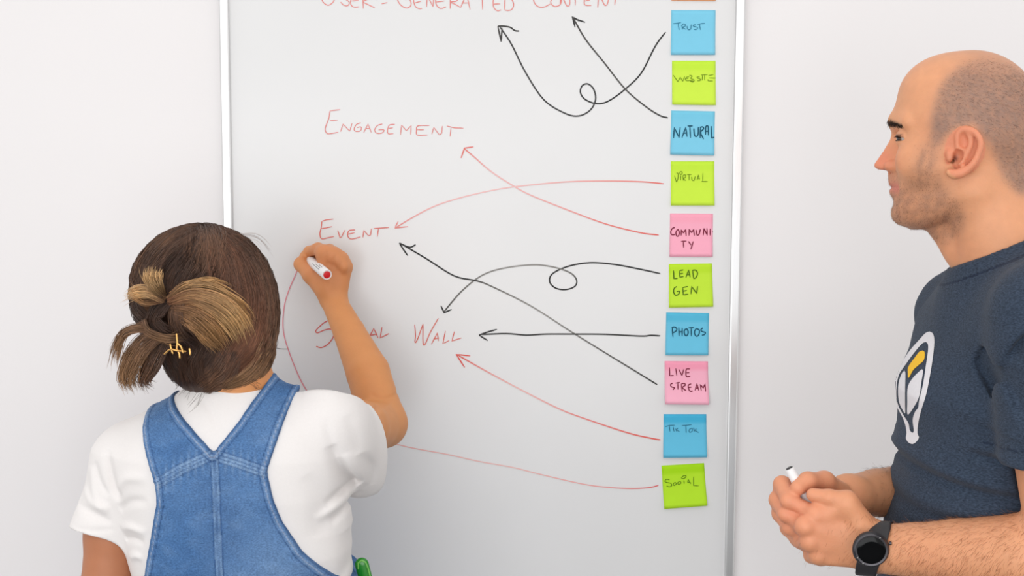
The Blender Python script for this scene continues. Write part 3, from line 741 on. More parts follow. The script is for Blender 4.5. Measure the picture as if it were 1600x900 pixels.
fuzz('cropped_hair', np.clip(msk['hair'], 0, 1) ** 2, 15000, .0034, .00007, lambda p: np.tile(-QA - QB * .4, (len(p), 1)), srgb(120, 98, 86), .45)
fuzz('stubble', np.clip(msk['beard'], 0, 1) ** 1.5 * (((vc - H0) @ QC) > -.05), 7000, .0022, .00006, lambda p: np.tile(-QB + QA * .2, (len(p), 1)), srgb(96, 70, 54), .5)
fuzz('eyebrow', np.clip(msk['brow'], 0, 1) ** 2, 1100, .0044, .00016, lambda p: np.tile(-QA * .8 - QB * .5, (len(p), 1)), srgb(54, 38, 30), .12, 3, .22)
lash = []
for s in (-1, 1):
    for i in range(45):
        t = rs.rand(); fi = math.radians(-25 + 88 * t); th = math.radians(12 - 8 * t * t); dr = np.array([math.cos(fi) * math.cos(th), math.sin(th), s * math.sin(fi) * math.cos(th)])
        l = rs.uniform(.0018, .0034); q0 = HL(*(np.array([.0700, .0112, s * .0320]) + dr * .0134)); wd_ = QA * dr[0] + QC * dr[2]
        lash.append([q0, q0 + wd_ * l * .6 - QB * l * .35, q0 + wd_ * l * .9 - QB * l * .35])
    for lo_, e0, e1, rr_ in ((1, 13, 5, .00050), (-1, -13, -6, .00016)):
        ln = []
        for t in np.linspace(0, 1, 14):
            fi = math.radians(-25 + 92 * t); th = math.radians(e0 + (e1 - e0) * t * t); dr = np.array([math.cos(fi) * math.cos(th), math.sin(th), s * math.sin(fi) * math.cos(th)])
            ln.append(HL(*(np.array([.0700, .0112, s * .0320]) + dr * .0139)))
        lash.append(ln)
strands('eyelashes', lash, [.00045 if len(q) == 14 else .00014 for q in lash], [srgb(40, 28, 22)] * len(lash), man, m_hairs)
# forearms
dN, tN = [], []
ax = (W_N - E_N) / np.linalg.norm(W_N - E_N); s_ = (vc - E_N) @ ax; rad = np.linalg.norm(vc - E_N - s_[:, None] * ax, axis=1)
wN = ((s_ > .03) & (s_ < .345) & (rad < .06) & (vn[:, 1] < .5)) * np.interp(s_, [.03, .20, .235, .262, .33], [1, 1, .55, .12, .0])
ax2 = (W_F - E_F) / np.linalg.norm(W_F - E_F); s2 = (vc - E_F) @ ax2; rad2 = np.linalg.norm(vc - E_F - s2[:, None] * ax2, axis=1)
wF = ((s2 > .05) & (s2 < .29) & (rad2 < .05)) * np.interp(s2, [.05, .22, .29], [1, .8, .1])
fuzz('forearm_hair', wN.astype(float), 4200, .0095, .00009, lambda p: np.tile(ax * .6 - np.array([0, 0, 1.0]), (len(p), 1)), srgb(164, 110, 74), .14, 3, .3)
fuzz('forearm_hair', wF.astype(float), 3000, .0100, .00009, lambda p: np.tile(ax2 * .8 - np.array([0, 0, .7]), (len(p), 1)), srgb(100, 68, 50), .25, 3, .35)

# t-shirt
def zc(py, px=1450, y=YM): return float(P(px, py, y)[2])
TT = [(380, .026, .060), (430, .040, .090), (465, .070, .140), (500, .094, .164), (548, .112, .170), (580, .1225, .172), (612, .131, .172), (656, .127, .168), (692, .129, .165), (743, .1315, .161), (785, .137, .160),
      (811, .141, .160), (895, .148, .162), (1000, .156, .168), (1110, .150, .172)]
tz = np.array([zc(t[0]) for t in TT])[::-1]; trx = np.array([t[1] for t in TT])[::-1]; trry = np.array([t[2] for t in TT])[::-1]
CXM = float(P(1573, 600, YM)[0])
def torso_m(p, grow=0.0):
    z = p[..., 2]; rx = np.interp(z, tz, trx) + grow; ry = np.interp(z, tz, trry) + grow
    cx = np.interp(z, [zc(1100), zc(800), zc(600), zc(430)], [CXM - .002, CXM, CXM, CXM + .012])
    n = 2.2
    q = (np.abs((p[..., 0] - cx) / rx) ** n + np.abs((p[..., 1] - YM) / ry) ** n) ** (1 / n)
    return (q - 1) * np.minimum(rx, ry) * .92
TZ0 = zc(1110)
SH = Field()
SH.add((torso_m, (CXM - .2, YM - .2, TZ0 - .02), (CXM + .2, YM + .2, zc(385))))
SH.rc(NB + np.array([0, 0, -.012]), S_N + np.array([0, .01, -.002]), .074, .066, .05); SH.rc(NB + np.array([0, 0, -.012]), S_F + np.array([0, -.01, -.002]), .074, .066, .05)
SH.rc(HL(-.066, -.165), HL(-.082, -.215), .0635, .076, .035)
def sleeve(F, S, E, frac, r0, r1, k=.02):
    u = (E - S) / np.linalg.norm(E - S); H_ = S + (E - S) * frac
    Sl = Field(); Sl.rc(S, S + (E - S) * (frac + .15), r0, r1)
    Sl.inter(lambda p, H_=A_(H_), u=A_(u): (p - H_) @ u)
    F.add(Sl.prim(), k)
    return H_, u
hN, uN = sleeve(SH, S_N + np.array([-.004, 0, 0]), E_N + np.array([-.006, 0, 0]), .60, .067, .0630)
hF, uF = sleeve(SH, S_F, E_F, .55, .065, .060)
def hollow(F, H_, u, r, depth=.03, k=.002):
    Hh = Field(); Hh.rc(H_ - u * depth, H_ + u * .03, r, r); F.add(Hh.prim(), k, 'S')
hollow(SH, hN, uN, .0590, .012); hollow(SH, hF, uF, .056, .012)
# neck opening: slanting collar
cn = HL(-.052, -.172); cu = (QB * .90 + QA * .42); cu /= np.linalg.norm(cu)
SH.inter(lambda p, c=A_(HL(.004, -.1565)), u=A_(QB * .93 + QA * .46): smax((p - c) @ u, -9 + 0 * p[..., 0], 0), .004)
NH = Field(); NH.rc(HL(-.040, -.060), HL(-.080, -.195), .0565, .0618); SH.add(NH.prim(), .002, 'S')
# rib of the collar
CO = []
_ctr = HL(-.050, -.165)
for q, Y_, w, am in [
    ([(1416, 712), (1450, 730), (1510, 743), (1590, 748)], -.72, .0080, .0055), ([(1412, 726), (1460, 748), (1520, 760), (1592, 764)], -.72, .0065, -.0050), ([(1510, 704), (1545, 712), (1588, 714)], -.74, .0055, -.0045), ([(1500, 692), (1545, 698), (1588, 698)], -.74, .007, .003),
    ([(1425, 698), (1450, 708), (1490, 714)], -.70, .008, .0020), ([(1395, 770), (1450, 790), (1530, 790), (1595, 778)], -.72, .010, .0030),
    ([(1400, 800), (1460, 812), (1540, 808)], -.72, .008, -.0026),
    ([(1604, 498), (1574, 530), (1562, 575), (1572, 622), (1582, 660)], -.80, .007, -.0065), ([(1590, 490), (1556, 522), (1546, 570), (1556, 620)], -.78, .010, .0035),
    ([(1540, 560), (1556, 600), (1580, 640)], -.76, .008, -.003), ([(1530, 590), (1552, 640), (1584, 680)], -.76, .008, .0025),
    ([(1440, 506), (1446, 482), (1462, 452), (1494, 416)], -.50, .0065, -.0085), ([(1452, 520), (1474, 480), (1506, 440)], -.53, .010, .003),
    ([(1500, 640), (1540, 660), (1585, 668)], -.74, .010, .002), ([(1575, 690), (1600, 700), (1640, 702)], -.86, .004, -.0018)]:
    crease(SH, q, Y_, w, am, yr=(-.92, -.40) if am else None)
SH.disp(lambda p: .0016 * noise3(p, 38, 21) + .0008 * noise3(p, 80, 22))
SH.inter(lambda p: TZ0 - p[..., 2])
SLACK = 2.1
m_shirt = mat('navy_heather_jersey', vcol=True, rough=0.95, spec=0.1, noise=(300, 0.5), bump=(520, 0.5), sheen=0.08, stretch=(1, 1, 2.4))
def shirt_cols(v):
    c = np.tile(np.array(srgb(56, 67, 83)), (len(v), 1))
    d = (v - HL(.004, -.1565)) @ (QB * .93 + QA * .46)
    rn = np.linalg.norm((v - HL(-.05, -.165))[:, :2], axis=1)
    m = (np.abs(d + .0165) < .0013) & (rn < .10) & (v[:, 2] > zc(470)); c[m] = srgb(38, 48, 66)
    d2 = (v - hN) @ uN; m2 = (np.abs(d2 + .019) < .0010) & (np.linalg.norm(v - hN, axis=1) < .09); c[m2] = srgb(40, 50, 68)
    return c
me_s = polygonise(SH, .0026, 'tshirt', shirt_cols, slack=2.1)
tee = link('tshirt', me_s, m_shirt, man); tee['label'] = 'dark blue heather crew-neck t-shirt'
# printed badge on the chest
dg = bpy.context.evaluated_depsgraph_get()
bv = BVHTree.FromPolygons([tuple(v.co) for v in me_s.vertices], [tuple(p.vertices) for p in me_s.polygons])
from mathutils.geometry import delaunay_2d_cdt
def print_shape(name, outer, holes, color, parent, lab, off=.0007):
    """flat print laid on the shirt cloth"""
    def px(q): return (1380 + q[0] / 4.733, 510 + q[1] / 4.733)
    def dens(poly):
        o = []
        poly = catmull([px(q) for q in poly] + [px(poly[0])], 6)[:-1]
        return [Vector((float(a[0]), float(a[1]))) for a in poly]
    vs = []; es = []
    polys = [dens(outer)] + [dens(h) for h in holes]
    for pl in polys:
        b = len(vs); vs += pl; es += [(b + i, b + (i + 1) % len(pl)) for i in range(len(pl))]
    xs = [v.x for v in polys[0]]; ys = [v.y for v in polys[0]]
    P0 = [tuple(v) for v in polys[0]]
    gx, gy = np.meshgrid(np.arange(min(xs), max(xs), 1.6), np.arange(min(ys), max(ys), 1.6)); g = np.stack([gx.ravel(), gy.ravel()], -1).astype(np.float32)
    m = inpoly(g, P0) < -.6
    for h in polys[1:]: m &= inpoly(g, [tuple(v) for v in h]) > .6
    vs += [Vector((float(a), float(b))) for a, b in g[m]]
    r = delaunay_2d_cdt(vs, es, [], 0, 1e-5)
    V2 = np.array([tuple(v) for v in r[0]], np.float32); keep = []
    cen = np.array([np.mean([V2[i] for i in f], 0) for f in r[2]], np.float32)
    ok = inpoly(cen, P0) < 0
    for h in polys[1:]: ok &= inpoly(cen, [tuple(v) for v in h]) > 0
    V = []; good = []
    last = None
    for x, y in V2:
        o = Vector(CAM); d = (Vector(P(float(x), float(y), -.6)) - o).normalized()
        hit = bv.ray_cast(o, d)
        if hit[0] is None or hit[0].y > -.40 or hit[0].x > .75: V.append((0, 0, 0)); good.append(False)
        else: V.append(tuple(hit[0] + hit[1] * off)); good.append(True)
    Fc = [tuple(f) for f, k in zip(r[2], ok) if k and all(good[i] for i in f) and
          max((Vector(V[f[i]]) - Vector(V[f[i - 1]])).length for i in range(len(f))) < .02]
    used = sorted({i for f in Fc for i in f}); mp = {u: i for i, u in enumerate(used)}
    me = mesh(name, [V[u] for u in used], [tuple(mp[i] for i in f) for f in Fc], True)
    o = link(name, me, color, parent); o['label'] = lab
    return o
m_pw = mat('print_white', srgb(228, 226, 230), 0.7, noise=(300, .03)); m_py = mat('print_yellow', srgb(250, 196, 32), 0.7)
print_shape('chest_print', [(345, 38), (372, 55), (382, 110), (372, 220), (350, 360), (322, 500), (285, 620), (262, 720), (258, 790), (268, 820), (252, 850), (222, 870), (190, 858), (172, 828), (176, 790), (170, 740), (150, 680), (118, 620), (92, 570), (82, 500), (86, 430), (102, 350), (140, 270), (200, 180), (270, 100), (315, 52)],
            [[(320, 116), (335, 135), (334, 190), (318, 300), (298, 430), (270, 545), (262, 600), (240, 630), (222, 690), (230, 770), (218, 786), (200, 765), (190, 715), (150, 650), (118, 590), (102, 520), (104, 440), (120, 360), (165, 290), (230, 200), (290, 130)]], m_pw, tee, 'white drop-shaped outline printed on the chest')
print_shape('chest_print', [(296, 180), (310, 195), (304, 250), (262, 290), (225, 325), (192, 382), (186, 350), (190, 300), (235, 235), (270, 190)], [], m_py, tee, 'yellow bar printed inside the outline')
print_shape('chest_print', [(288, 318), (298, 335), (285, 420), (272, 510), (240, 580), (186, 652), (182, 560), (186, 450), (225, 380)], [], m_pw, tee, 'right pale panel of the print')
print_shape('chest_print', [(160, 328), (168, 350), (166, 450), (166, 560), (166, 640), (150, 622), (122, 560), (114, 480), (120, 410), (140, 352)], [], m_pw, tee, 'left pale panel of the print')
# trousers and shoes (below the picture)
m_tr = mat('dark_trousers', srgb(44, 46, 54), 0.85, noise=(120, .1), bump=(300, .4))
TR = Field(); HZ = .93
for s in (-1, 1):
    hp = np.array([CXM, YM + s * .085, HZ]); kn = np.array([CXM - .01, YM + s * .105, .50]); an = np.array([CXM + .01, YM + s * .115, .055])
    TR.chain([hp, kn, an], [.088, .066, .062], .02, .05)
TR.el((CXM, YM, HZ + .05), (.130, .150, .12), .03); TR.inter(lambda p: np.maximum(.025 - p[..., 2], p[..., 2] - (TZ0 + .04)))
TR.disp(lambda p: .003 * noise3(p, 30, 7))
link('trousers', polygonise(TR, .008, 'trousers'), m_tr, man)
m_shoe = mat('shoe_leather', srgb(60, 48, 40), 0.5)
for s in (-1, 1):
    Sf = Field(); c0 = np.array([CXM + .01, YM + s * .115, .045]); Sf.chain([c0 + np.array([.05, 0, 0]), c0 + np.array([-.06, 0, 0]), c0 + np.array([-.17, 0, -.008])], [.042, .045, .038], .03)
    Sf.inter(lambda p: .0005 - p[..., 2], .004); Sf.el(c0 + np.array([.0, 0, .05]), (.05, .042, .05), .03)
    link('shoe', polygonise(Sf, .005, 'shoe'), m_shoe, man)

# watch on the near wrist
m_wb = mat('watch_rubber', srgb(44, 43, 46), 0.55); m_wc = mat('watch_case_steel', srgb(92, 90, 94), 0.28, metal=0.85); m_wg = mat('watch_glass', srgb(8, 9, 11), 0.10, spec=0.2)
m_wt = mat('bezel_marks', srgb(210, 210, 208), 0.4)
watch = empty('wristwatch', tuple(MP(1360, 857, -.735))); tag(watch, 'round black wristwatch on a dark strap around the near wrist', 'watch')
wax = (MP(1420, 860, -.722) - MP(1345, 855, -.698)); wax /= np.linalg.norm(wax)      # along the forearm
wn = np.array([-.10, -1, -.04]); wn -= wax * (wn @ wax) * .0; wn /= np.linalg.norm(wn)
wc = MP(1360, 857, -.7335)
# strap: a ring round the wrist, wide at the back
ST = Field(); ctr = MP(1367, 857, -.7035)
def strap(p, c=A_(ctr), ax=A_(wax)):
    q = p - c; s = q @ ax
    v = q - s[..., None] * ax
    yy = v[..., 1]; zz = v[..., 2]
    r = np.sqrt((yy / 1.0) ** 2 + (zz / 1.10) ** 2) 
    sl = s - .010 * np.clip(zz / .03, -1, 1) * (yy < .02)
    wd = .0112 + .003 * np.clip(-yy / .03, 0, 1)
    return smax(smax(r - .0315, .0288 - r, .001), np.abs(sl) - wd, .002)
ST.add((strap, A_(ctr) - .045, A_(ctr) + .045))
link('strap', polygonise(ST, .0013, 'strap'), m_wb, watch)
case = lathe('case', [(-.006, .0175), (-.0055, .0200), (.001, .0218), (.0035, .0222), (.0055, .0214), (.0068, .0198), (.0068, .0165), (.0058, .0163)], wc, wn, m_wb, watch, 48)
lathe('bezel', [(.0050, .0212), (.0068, .0206), (.0078, .0192), (.0076, .0170), (.0060, .0166)], wc, wn, m_wc, watch, 48)['label'] = 'grey metal bezel ring'
lathe('glass', [(.0050, .0168), (.0070, .0168), (.0073, .0160), (.0075, .0100), (.0075, .001)], wc, wn, m_wg, watch, 48)
Qw = axes(wn, (0, 0, 1))
V = []; Fc = []
for k, an in enumerate(range(0, 360, 30)):
    for (dr, da) in ((.0182, -1.3), (.0182, 1.3), (.0196, 1.3), (.0196, -1.3)):
        t = math.radians(an + da); V.append(wc + Qw[0] * .0079 + (Qw[1] * math.cos(t) + Qw[2] * math.sin(t)) * dr)
    if an in (210, 240, 60): Fc.append((4 * k, 4 * k + 1, 4 * k + 2, 4 * k + 3))
link('bezel_mark', mesh('bezel_mark', V, Fc, False), m_wt, watch)
for s in (-1, 1):
    lathe('button', [(0, .0022), (.0025, .0022), (.003, .0016)], wc + Qw[1] * .0215 * (-1 if Qw[1][0] > 0 else 1) * -1 + Qw[2] * s * .008 + wn * .002, Qw[1] * (1 if Qw[1][0] > 0 else -1), m_wc, watch, 12)

# the pen he holds
m_pb = mat('pen_barrel', srgb(238, 236, 236), 0.35); m_blackcap = mat('pen_black', srgb(40, 38, 42), 0.4); m_red = mat('pen_red', srgb(214, 26, 36), 0.4); m_print = mat('pen_print', srgb(150, 146, 148), 0.5)
p0 = MP(1233, 731, -.6580); p1 = MP(1302, 862, -.668); ax_ = (p1 - p0) / np.linalg.norm(p1 - p0)
pen = empty('marker_pen', tuple(p0)); tag(pen, 'white marker pen with a black end between the fingers of the person on the right', 'marker')
lathe('barrel', [(.0006, .0058), (.0012, .0062), (.05, .0064), (.075, .0064), (.076, .0068), (.110, .0068), (.112, .0062)], p0, ax_, m_pb, pen, 24)
lathe('end_plug', [(-.0006, .0036), (.0002, .0048), (.0030, .0048)], p0, ax_, m_blackcap, pen, 24)['label'] = 'black end plug'

# ================================================================== THE WOMAN
YW = -0.42
woman = empty('person', (float(P(365, 800, YW)[0]), YW, 0)); tag(woman, 'person seen from behind in blue denim overalls and a white t-shirt, writing on the board', 'person')
HW0 = P(326, 492, -.40)                       # ear-level centre of the head
wa = np.array([.10, 1, -.02]); wa /= np.linalg.norm(wa); wcx = np.cross(np.array([0.03, 0, 1.0]), wa); wcx /= np.linalg.norm(wcx); wb = np.cross(wa, wcx)
QW = np.array([wa, wb, wcx])                  # forward, up, her left
WB = Field()
WB.add(place_head(head_field(False), HW0, QW, .93))
def WL(a, b, c=0.0): return HW0 + wa * a + wb * b + wcx * c
NW = P(362, 672, YW)
WB.rc(WL(-.028, -.055), P(366, 600, -.425), .050, .050, .025); WB.rc(P(366, 600, -.425), NW, .050, .056, .03)
SWL = P(200, 722, -.41); SWR = P(516, 668, -.42)
EWR = P(599, 662, -.225); WWR = P(522, 472, -.088)
EWL = P(166, 925, -.445)
WB.rc(NW, P(372, 780, YW), .045, .03, .03); WB.rc(NW, SWL, .036, .036, .03); WB.rc(NW, SWR, .036, .038, .03)
WB.chain([SWR, P(566, 668, -.31), EWR], [.044, .041, .0365], .004, .012)
WB.chain([EWR, P(575, 582, -.175), P(546, 520, -.125), WWR], [.0365, .0355, .0265, .0212], .003, .012)
crease(WB, [(578, 617), (598, 624), (622, 620)], -.24, .0035, -.0022)
WB.chain([SWL, P(176, 835, -.43), EWL, P(176, 1020, -.385), P(186, 1120, -.335)], [.045, .0385, .036, .030, .023], .012)
# hanging left hand
hl0 = P(186, 1120, -.335); hd = P(190, 1200, -.31) - hl0; hd /= np.linalg.norm(hd)
LW = Field(); LW.rc(hl0, hl0 + hd * .085, .022, .034, .01, ((1, .2, 0), .45))
for i in range(4):
    b0 = hl0 + hd * .088 + np.array([0, .018 * (i - 1.5), 0]); l = (.060, .072, .068, .052)[i]
    LW.chain([b0, b0 + hd * l * .5 + np.array([.004, 0, 0]), b0 + hd * l + np.array([.014, 0, 0])], [.0092, .0085, .007], .003, .006)
LW.chain([hl0 + hd * .02 + np.array([0, .02, 0]), hl0 + hd * .06 + np.array([.008, .040, 0]), hl0 + hd * .095 + np.array([.012, .044, 0])], [.013, .0105, .008], .006)
WB.add(LW.prim(), .01)
# writing hand
RW = Field()
m1, m2, m3, m4 = P(507, 396, -.098), P(521, 399, -.094), P(532, 406, -.090), P(538, 417, -.087)
for q, o in zip((m1, m2, m3, m4), (-7, -2, 3, 7)):
    RW.rc(P(521 + o, 466, -.087), q, .0150, .0132, .004)
RW.chain([m1, P(497, 389, -.078), P(483, 393, -.052), P(476, 402, -.034)], [.0128, .0105, .0092, .0078], .004, .010)       # index
RW.chain([m2, P(515, 391, -.066), P(497, 400, -.044), P(483, 409, -.032)], [.0125, .0102, .0090, .0078], .004, .010)
RW.chain([m3, P(530, 401, -.060), P(514, 412, -.036), P(500, 420, -.030)], [.0118, .0095, .0086, .0075], .004, .010)
RW.chain([m4, P(538, 416, -.056), P(524, 428, -.030), P(510, 432, -.026)], [.0108, .0086, .0078, .0068], .004, .010)
RW.chain([P(508, 452, -.090), P(486, 430, -.083), P(470, 413, -.064), P(476, 402, -.046)], [.0180, .0135, .0110, .0088], .007, .012)   # thumb
WB.add(RW.prim(), .010)
for q_ in ([(513, 391), (512, 402), (514, 416)], [(526, 396), (523, 407), (523, 420)], [(536, 406), (532, 416), (530, 426)]):
    crease(WB, q_, -.105, .0026, -.0024)
crease(WB, [(496, 420), (505, 434), (514, 446)], -.105, .004, -.002)
for x_, y_ in ((507, 396), (520, 400), (531, 408), (538, 418)):
    WB.el(P(x_, y_, -.1035), (.0055, .0040, .0055), .012)
def woman_cols(v):
    c = np.tile(np.array(srgb(214, 146, 92)), (len(v), 1)); n3 = noise3(v, 50, 31)
    def mixin(col, w): c[:] = c * (1 - w[:, None]) + np.array(srgb(*col)) * w[:, None]
    mixin((196, 118, 74), .35 * np.clip(n3, 0, 1))
    mixin((206, 128, 92), .55 * np.exp(-(np.linalg.norm(v - P(508, 408, -.09), axis=1) / .05) ** 2))
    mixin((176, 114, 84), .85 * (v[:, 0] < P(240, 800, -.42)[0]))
    L_ = (v - HW0) @ QW.T / .93
    mixin((180, 80, 74), .8 * np.exp(-((L_[:, 1] + .0535) / .0075) ** 2) * (L_[:, 0] > .074) * (np.abs(L_[:, 2]) < .025) * (np.linalg.norm(L_, axis=1) < .2))
    mixin((60, 40, 30), .9 * np.exp(-((L_[:, 1] - .031) / .003) ** 2) * (L_[:, 0] > .062) * (np.abs(L_[:, 2]) > .01) * (np.abs(L_[:, 2]) < .05) * (np.linalg.norm(L_, axis=1) < .2))
    return c
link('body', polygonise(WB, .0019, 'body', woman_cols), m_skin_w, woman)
for s in (-1, 1):
    bm = bmesh.new(); bmesh.ops.create_uvsphere(bm, u_segments=20, v_segments=14, radius=.0118); V = []; cs = []
    for v in bm.verts:
        dd = v.co.normalized().x; cs.append((.01, .01, .01) if dd > .97 else ((.08, .04, .02) if dd > .87 else (.75, .73, .7)))
        V.append(WL((.074 + v.co[0]) * .93, (.0115 + v.co[1]) * .93, (s * .0315 + v.co[2]) * .93))
    Fc = [tuple(q.index for q in f.verts) for f in bm.faces]; bm.free()
    link('eye', mesh('eye', V, Fc, True, cs), m_eye, woman)

# ---- white t-shirt
def zw(py, y=YW): return float(P(370, py, y)[2])
def xw(px, y=YW, py=800): return float(P(px, py, y)[0])
WT = [(590, 360, .036, .045), (622, 360, .070, .062), (650, 357, .108, .080), (700, 358, .160, .100), (760, 366, .166, .108), (850, 376, .166, .108), (900, 380, .158, .104), (1000, 380, .150, .098), (1120, 380, .172, .115)]
wz = np.array([zw(t[0]) for t in WT])[::-1]; wcx_ = np.array([xw(t[1]) for t in WT])[::-1]; wrx = np.array([t[2] for t in WT])[::-1]; wry = np.array([t[3] for t in WT])[::-1]
def torso_w(p):
    z = p[..., 2]; rx = np.interp(z, wz, wrx); ry = np.interp(z, wz, wry); cx = np.interp(z, wz, wcx_); n = 2.35
    cy = YW + np.interp(z, [zw(1000), zw(800), zw(640)], [.0, -.004, .004])
    q = (np.abs((p[..., 0] - cx) / rx) ** n + np.abs((p[..., 1] - cy) / ry) ** n) ** (1 / n)
    return (q - 1) * np.minimum(rx, ry) * .92
def build_shirt(core_only=False):
    F = Field()
    F.add((torso_w, (xw(160), YW - .14, zw(1120)), (xw(600), YW + .14, zw(585))))
    F.rc(P(335, 690, YW), P(208, 718, -.412), .062, .050, .05); F.rc(P(385, 686, YW), P(510, 667, -.42), .061, .060, .05)
    F.el(P(440, 740, -.47), (.07, .045, .075), .03); F.el(P(280, 745, -.47), (.065, .045, .075), .03)     # shoulder blades
    return F
WS = build_shirt()
# left sleeve, hanging, flared at the hem
sl = Field(); sl.rc(P(206, 718, -.412), P(152, 862, -.435), .0495, .0500)
u_l = P(149, 860, -.44) - P(190, 715, -.412); u_l /= np.linalg.norm(u_l); h_l = P(152, 832, -.432)
sl.inter(lambda p: (p - A_(h_l)) @ A_(u_l)); WS.add(sl.prim(), .022)
hl = Field(); hl.rc(h_l - u_l * .002, h_l + u_l * .05, .0335, .036); WS.add(hl.prim(), .002, 'S')
# right sleeve, raised and loose underneath
sr = Field(); sr.rc(P(508, 670, -.42), P(564, 690, -.30), .060, .0620); sr.rc(P(520, 702, -.40), P(563, 732, -.330), .044, .0400, .05)
u_r = np.array([.62, .70, .12]); u_r /= np.linalg.norm(u_r); h_r = P(568, 700, -.325)
sr.inter(lambda p: (p - A_(h_r)) @ A_(u_r), .004); WS.add(sr.prim(), .022)
hr = Field(); hr.rc(P(560, 688, -.34), P(600, 696, -.24), .045, .050); WS.add(hr.prim(), .002, 'S')
# neck opening
nk = P(360, 590, -.415); WS.rc(P(362, 618, YW), P(364, 650, YW), .058, .070, .03)
nkn = np.array([0.02, .34, .94]); nkn /= np.linalg.norm(nkn)
WS.inter(lambda p: (p - A_(P(360, 603, -.47))) @ A_(nkn), .004)
nn_ = Field(); nn_.rc(P(360, 560, -.42), P(364, 614, -.42), .0545, .0545); WS.add(nn_.prim(), .002, 'S')
SHIRT_CORE = list(WS.ops)
for q, Y_, w, am in [
    ([(172, 700), (182, 745), (196, 775)], -.46, .007, -.006), ([(180, 770), (200, 745), (240, 740)], -.49, .007, .003), ([(185, 800), (210, 780), (240, 775)], -.49, .006, -.003),
    ([(186, 830), (205, 822), (236, 826)], -.49, .006, .0035), ([(192, 846), (212, 840), (232, 842)], -.49, .005, -.003), ([(200, 874), (214, 866), (228, 868)], -.49, .005, .003),
    ([(118, 790), (150, 800), (180, 812)], -.46, .006, -.004), ([(126, 765), (150, 785), (178, 790)], -.46, .006, .0035), ([(140, 730), (150, 770), (170, 800)], -.46, .006, .003),
    ([(150, 720), (160, 750), (176, 770)], -.46, .005, -.003), ([(116, 822), (150, 824), (184, 822)], -.46, .0035, -.0016),
    ([(520, 690), (530, 720), (543, 752), (556, 770)], -.46, .008, -.008), ([(510, 650), (518, 680), (528, 712)], -.47, .006, -.0018), ([(512, 780), (536, 766), (552, 762)], -.46, .006, -.0045),
    ([(500, 800), (524, 788), (550, 776)], -.46, .007, .0032), ([(518, 810), (540, 796), (556, 790)], -.46, .006, -.003), ([(552, 690), (566, 730), (572, 762)], -.40, .008, .0035),
    ([(574, 690), (584, 726), (580, 758)], -.38, .006, -.0032), ([(470, 615), (500, 612), (530, 616)], -.46, .006, .002), ([(548, 640), (560, 670), (566, 700)], -.42, .008, -.0025),
    ([(300, 620), (330, 640), (350, 680)], -.49, .006, -.002), ([(540, 830), (545, 870), (535, 900)], -.46, .008, -.003), ([(480, 740), (500, 780), (500, 840)], -.50, .012, -.0022)]:
    crease(WS, q, Y_, w, am)
WS.disp(lambda p: .0012 * noise3(p, 34, 41) + .0006 * noise3(p, 75, 42))
WS.inter(lambda p: zw(960) - p[..., 2])
m_white = mat('white_cotton', srgb(234, 230, 228), 0.9, spec=0.15, noise=(300, .012), bump=(500, .2), sheen=.15)
tw = link('tshirt', polygonise(WS, .0023, 'tshirt', slack=2.1), m_white, woman); tw['label'] = 'white cotton t-shirt with loose short sleeves'

# ---- denim overalls
YB = -.515
def pq(pts): return [tuple(P(q[0], q[1], q[2] if len(q) > 2 else float(np.interp(q[1], [590, 630, 660, 700, 760], [-.425, -.455, -.480, -.502, -.515])))[[0, 2]]) for q in pts]
BACK = pq([(212, 560), (214, 600), (217, 634), (221, 660), (235, 716), (247, 752), (250, 783), (240, 834), (225, 900), (200, 945), (150, 990), (150, 1300), (620, 1300), (620, 990), (545, 940), (508, 900), (471.5, 862), (442, 812),
           (428, 776), (419, 733), (442.5, 663), (461, 613), (466, 560), (436, 560), (417, 602), (380, 654), (337, 705), (300, 660), (265, 616), (240, 560)])
FRONT = pq([(210, 560), (235, 716), (230, 860), (150, 900), (150, 1300), (620, 1300), (620, 880, -.39), (560, 873, -.39), (490, 860, -.36), (445, 700), (450, 560), (428, 560), (400, 680), (270, 680), (226, 560)])
OV = Field(); core = Field(); core.ops = SHIRT_CORE[:4] + SHIRT_CORE[4:5]
def ov(p):
    d = core(p) - .0048
    mB = inpoly(p[..., [0, 2]], BACK); mF = inpoly(p[..., [0, 2]], FRONT)
    return smax(d, np.where(p[..., 1] < -.40, mB, mF), .0035)
core2 = build_shirt(); core2.rc(P(362, 618, YW), P(364, 650, YW), .058, .070, .03)
def ovf(p):
    d = core2(p) - .0052
    q = p[..., [0, 2]].copy()
    mk = np.full(p.shape[:-1], 9., np.float32)
    bk = p[..., 1] < -.40
    if bk.any(): mk[bk] = inpoly(q[bk], BACK)
    if (~bk).any(): mk[~bk] = inpoly(q[~bk], FRONT)
    return smax(d, mk, .0035)
OV.add((ovf, (xw(150), YW - .16, zw(1010)), (xw(620), YW + .16, zw(590))))
SEAM_Y = pq([(247, 753), (290, 727), (336, 706)]); SEAM_Y2 = pq([(336, 706), (380, 719), (420, 733)]); SEAM_C = pq([(340, 706), (343, 780), (349, 900), (352, 1000)])
EDGE_L = pq([(204, 560), (212, 600), (217, 634), (221, 660), (235, 716), (247, 752), (250, 783), (240, 834), (225, 900), (205, 940)]); EDGE_R = pq([(478, 560), (463.5, 613), (442.5, 663), (419, 733), (428, 776), (442, 812), (471.5, 862), (508, 900), (540, 935)])
EDGE_I = pq([(240, 560), (265, 616), (300, 660), (337, 705), (380, 654), (417, 602), (444, 560)])
def dseams(p2):
    dy = np.minimum(seg2(p2, SEAM_Y)[0], seg2(p2, SEAM_Y2)[0]); dc = seg2(p2, SEAM_C)[0]
    de = np.minimum(np.minimum(seg2(p2, EDGE_L)[0], seg2(p2, EDGE_R)[0]), seg2(p2, EDGE_I)[0])
    return dy, dc, de
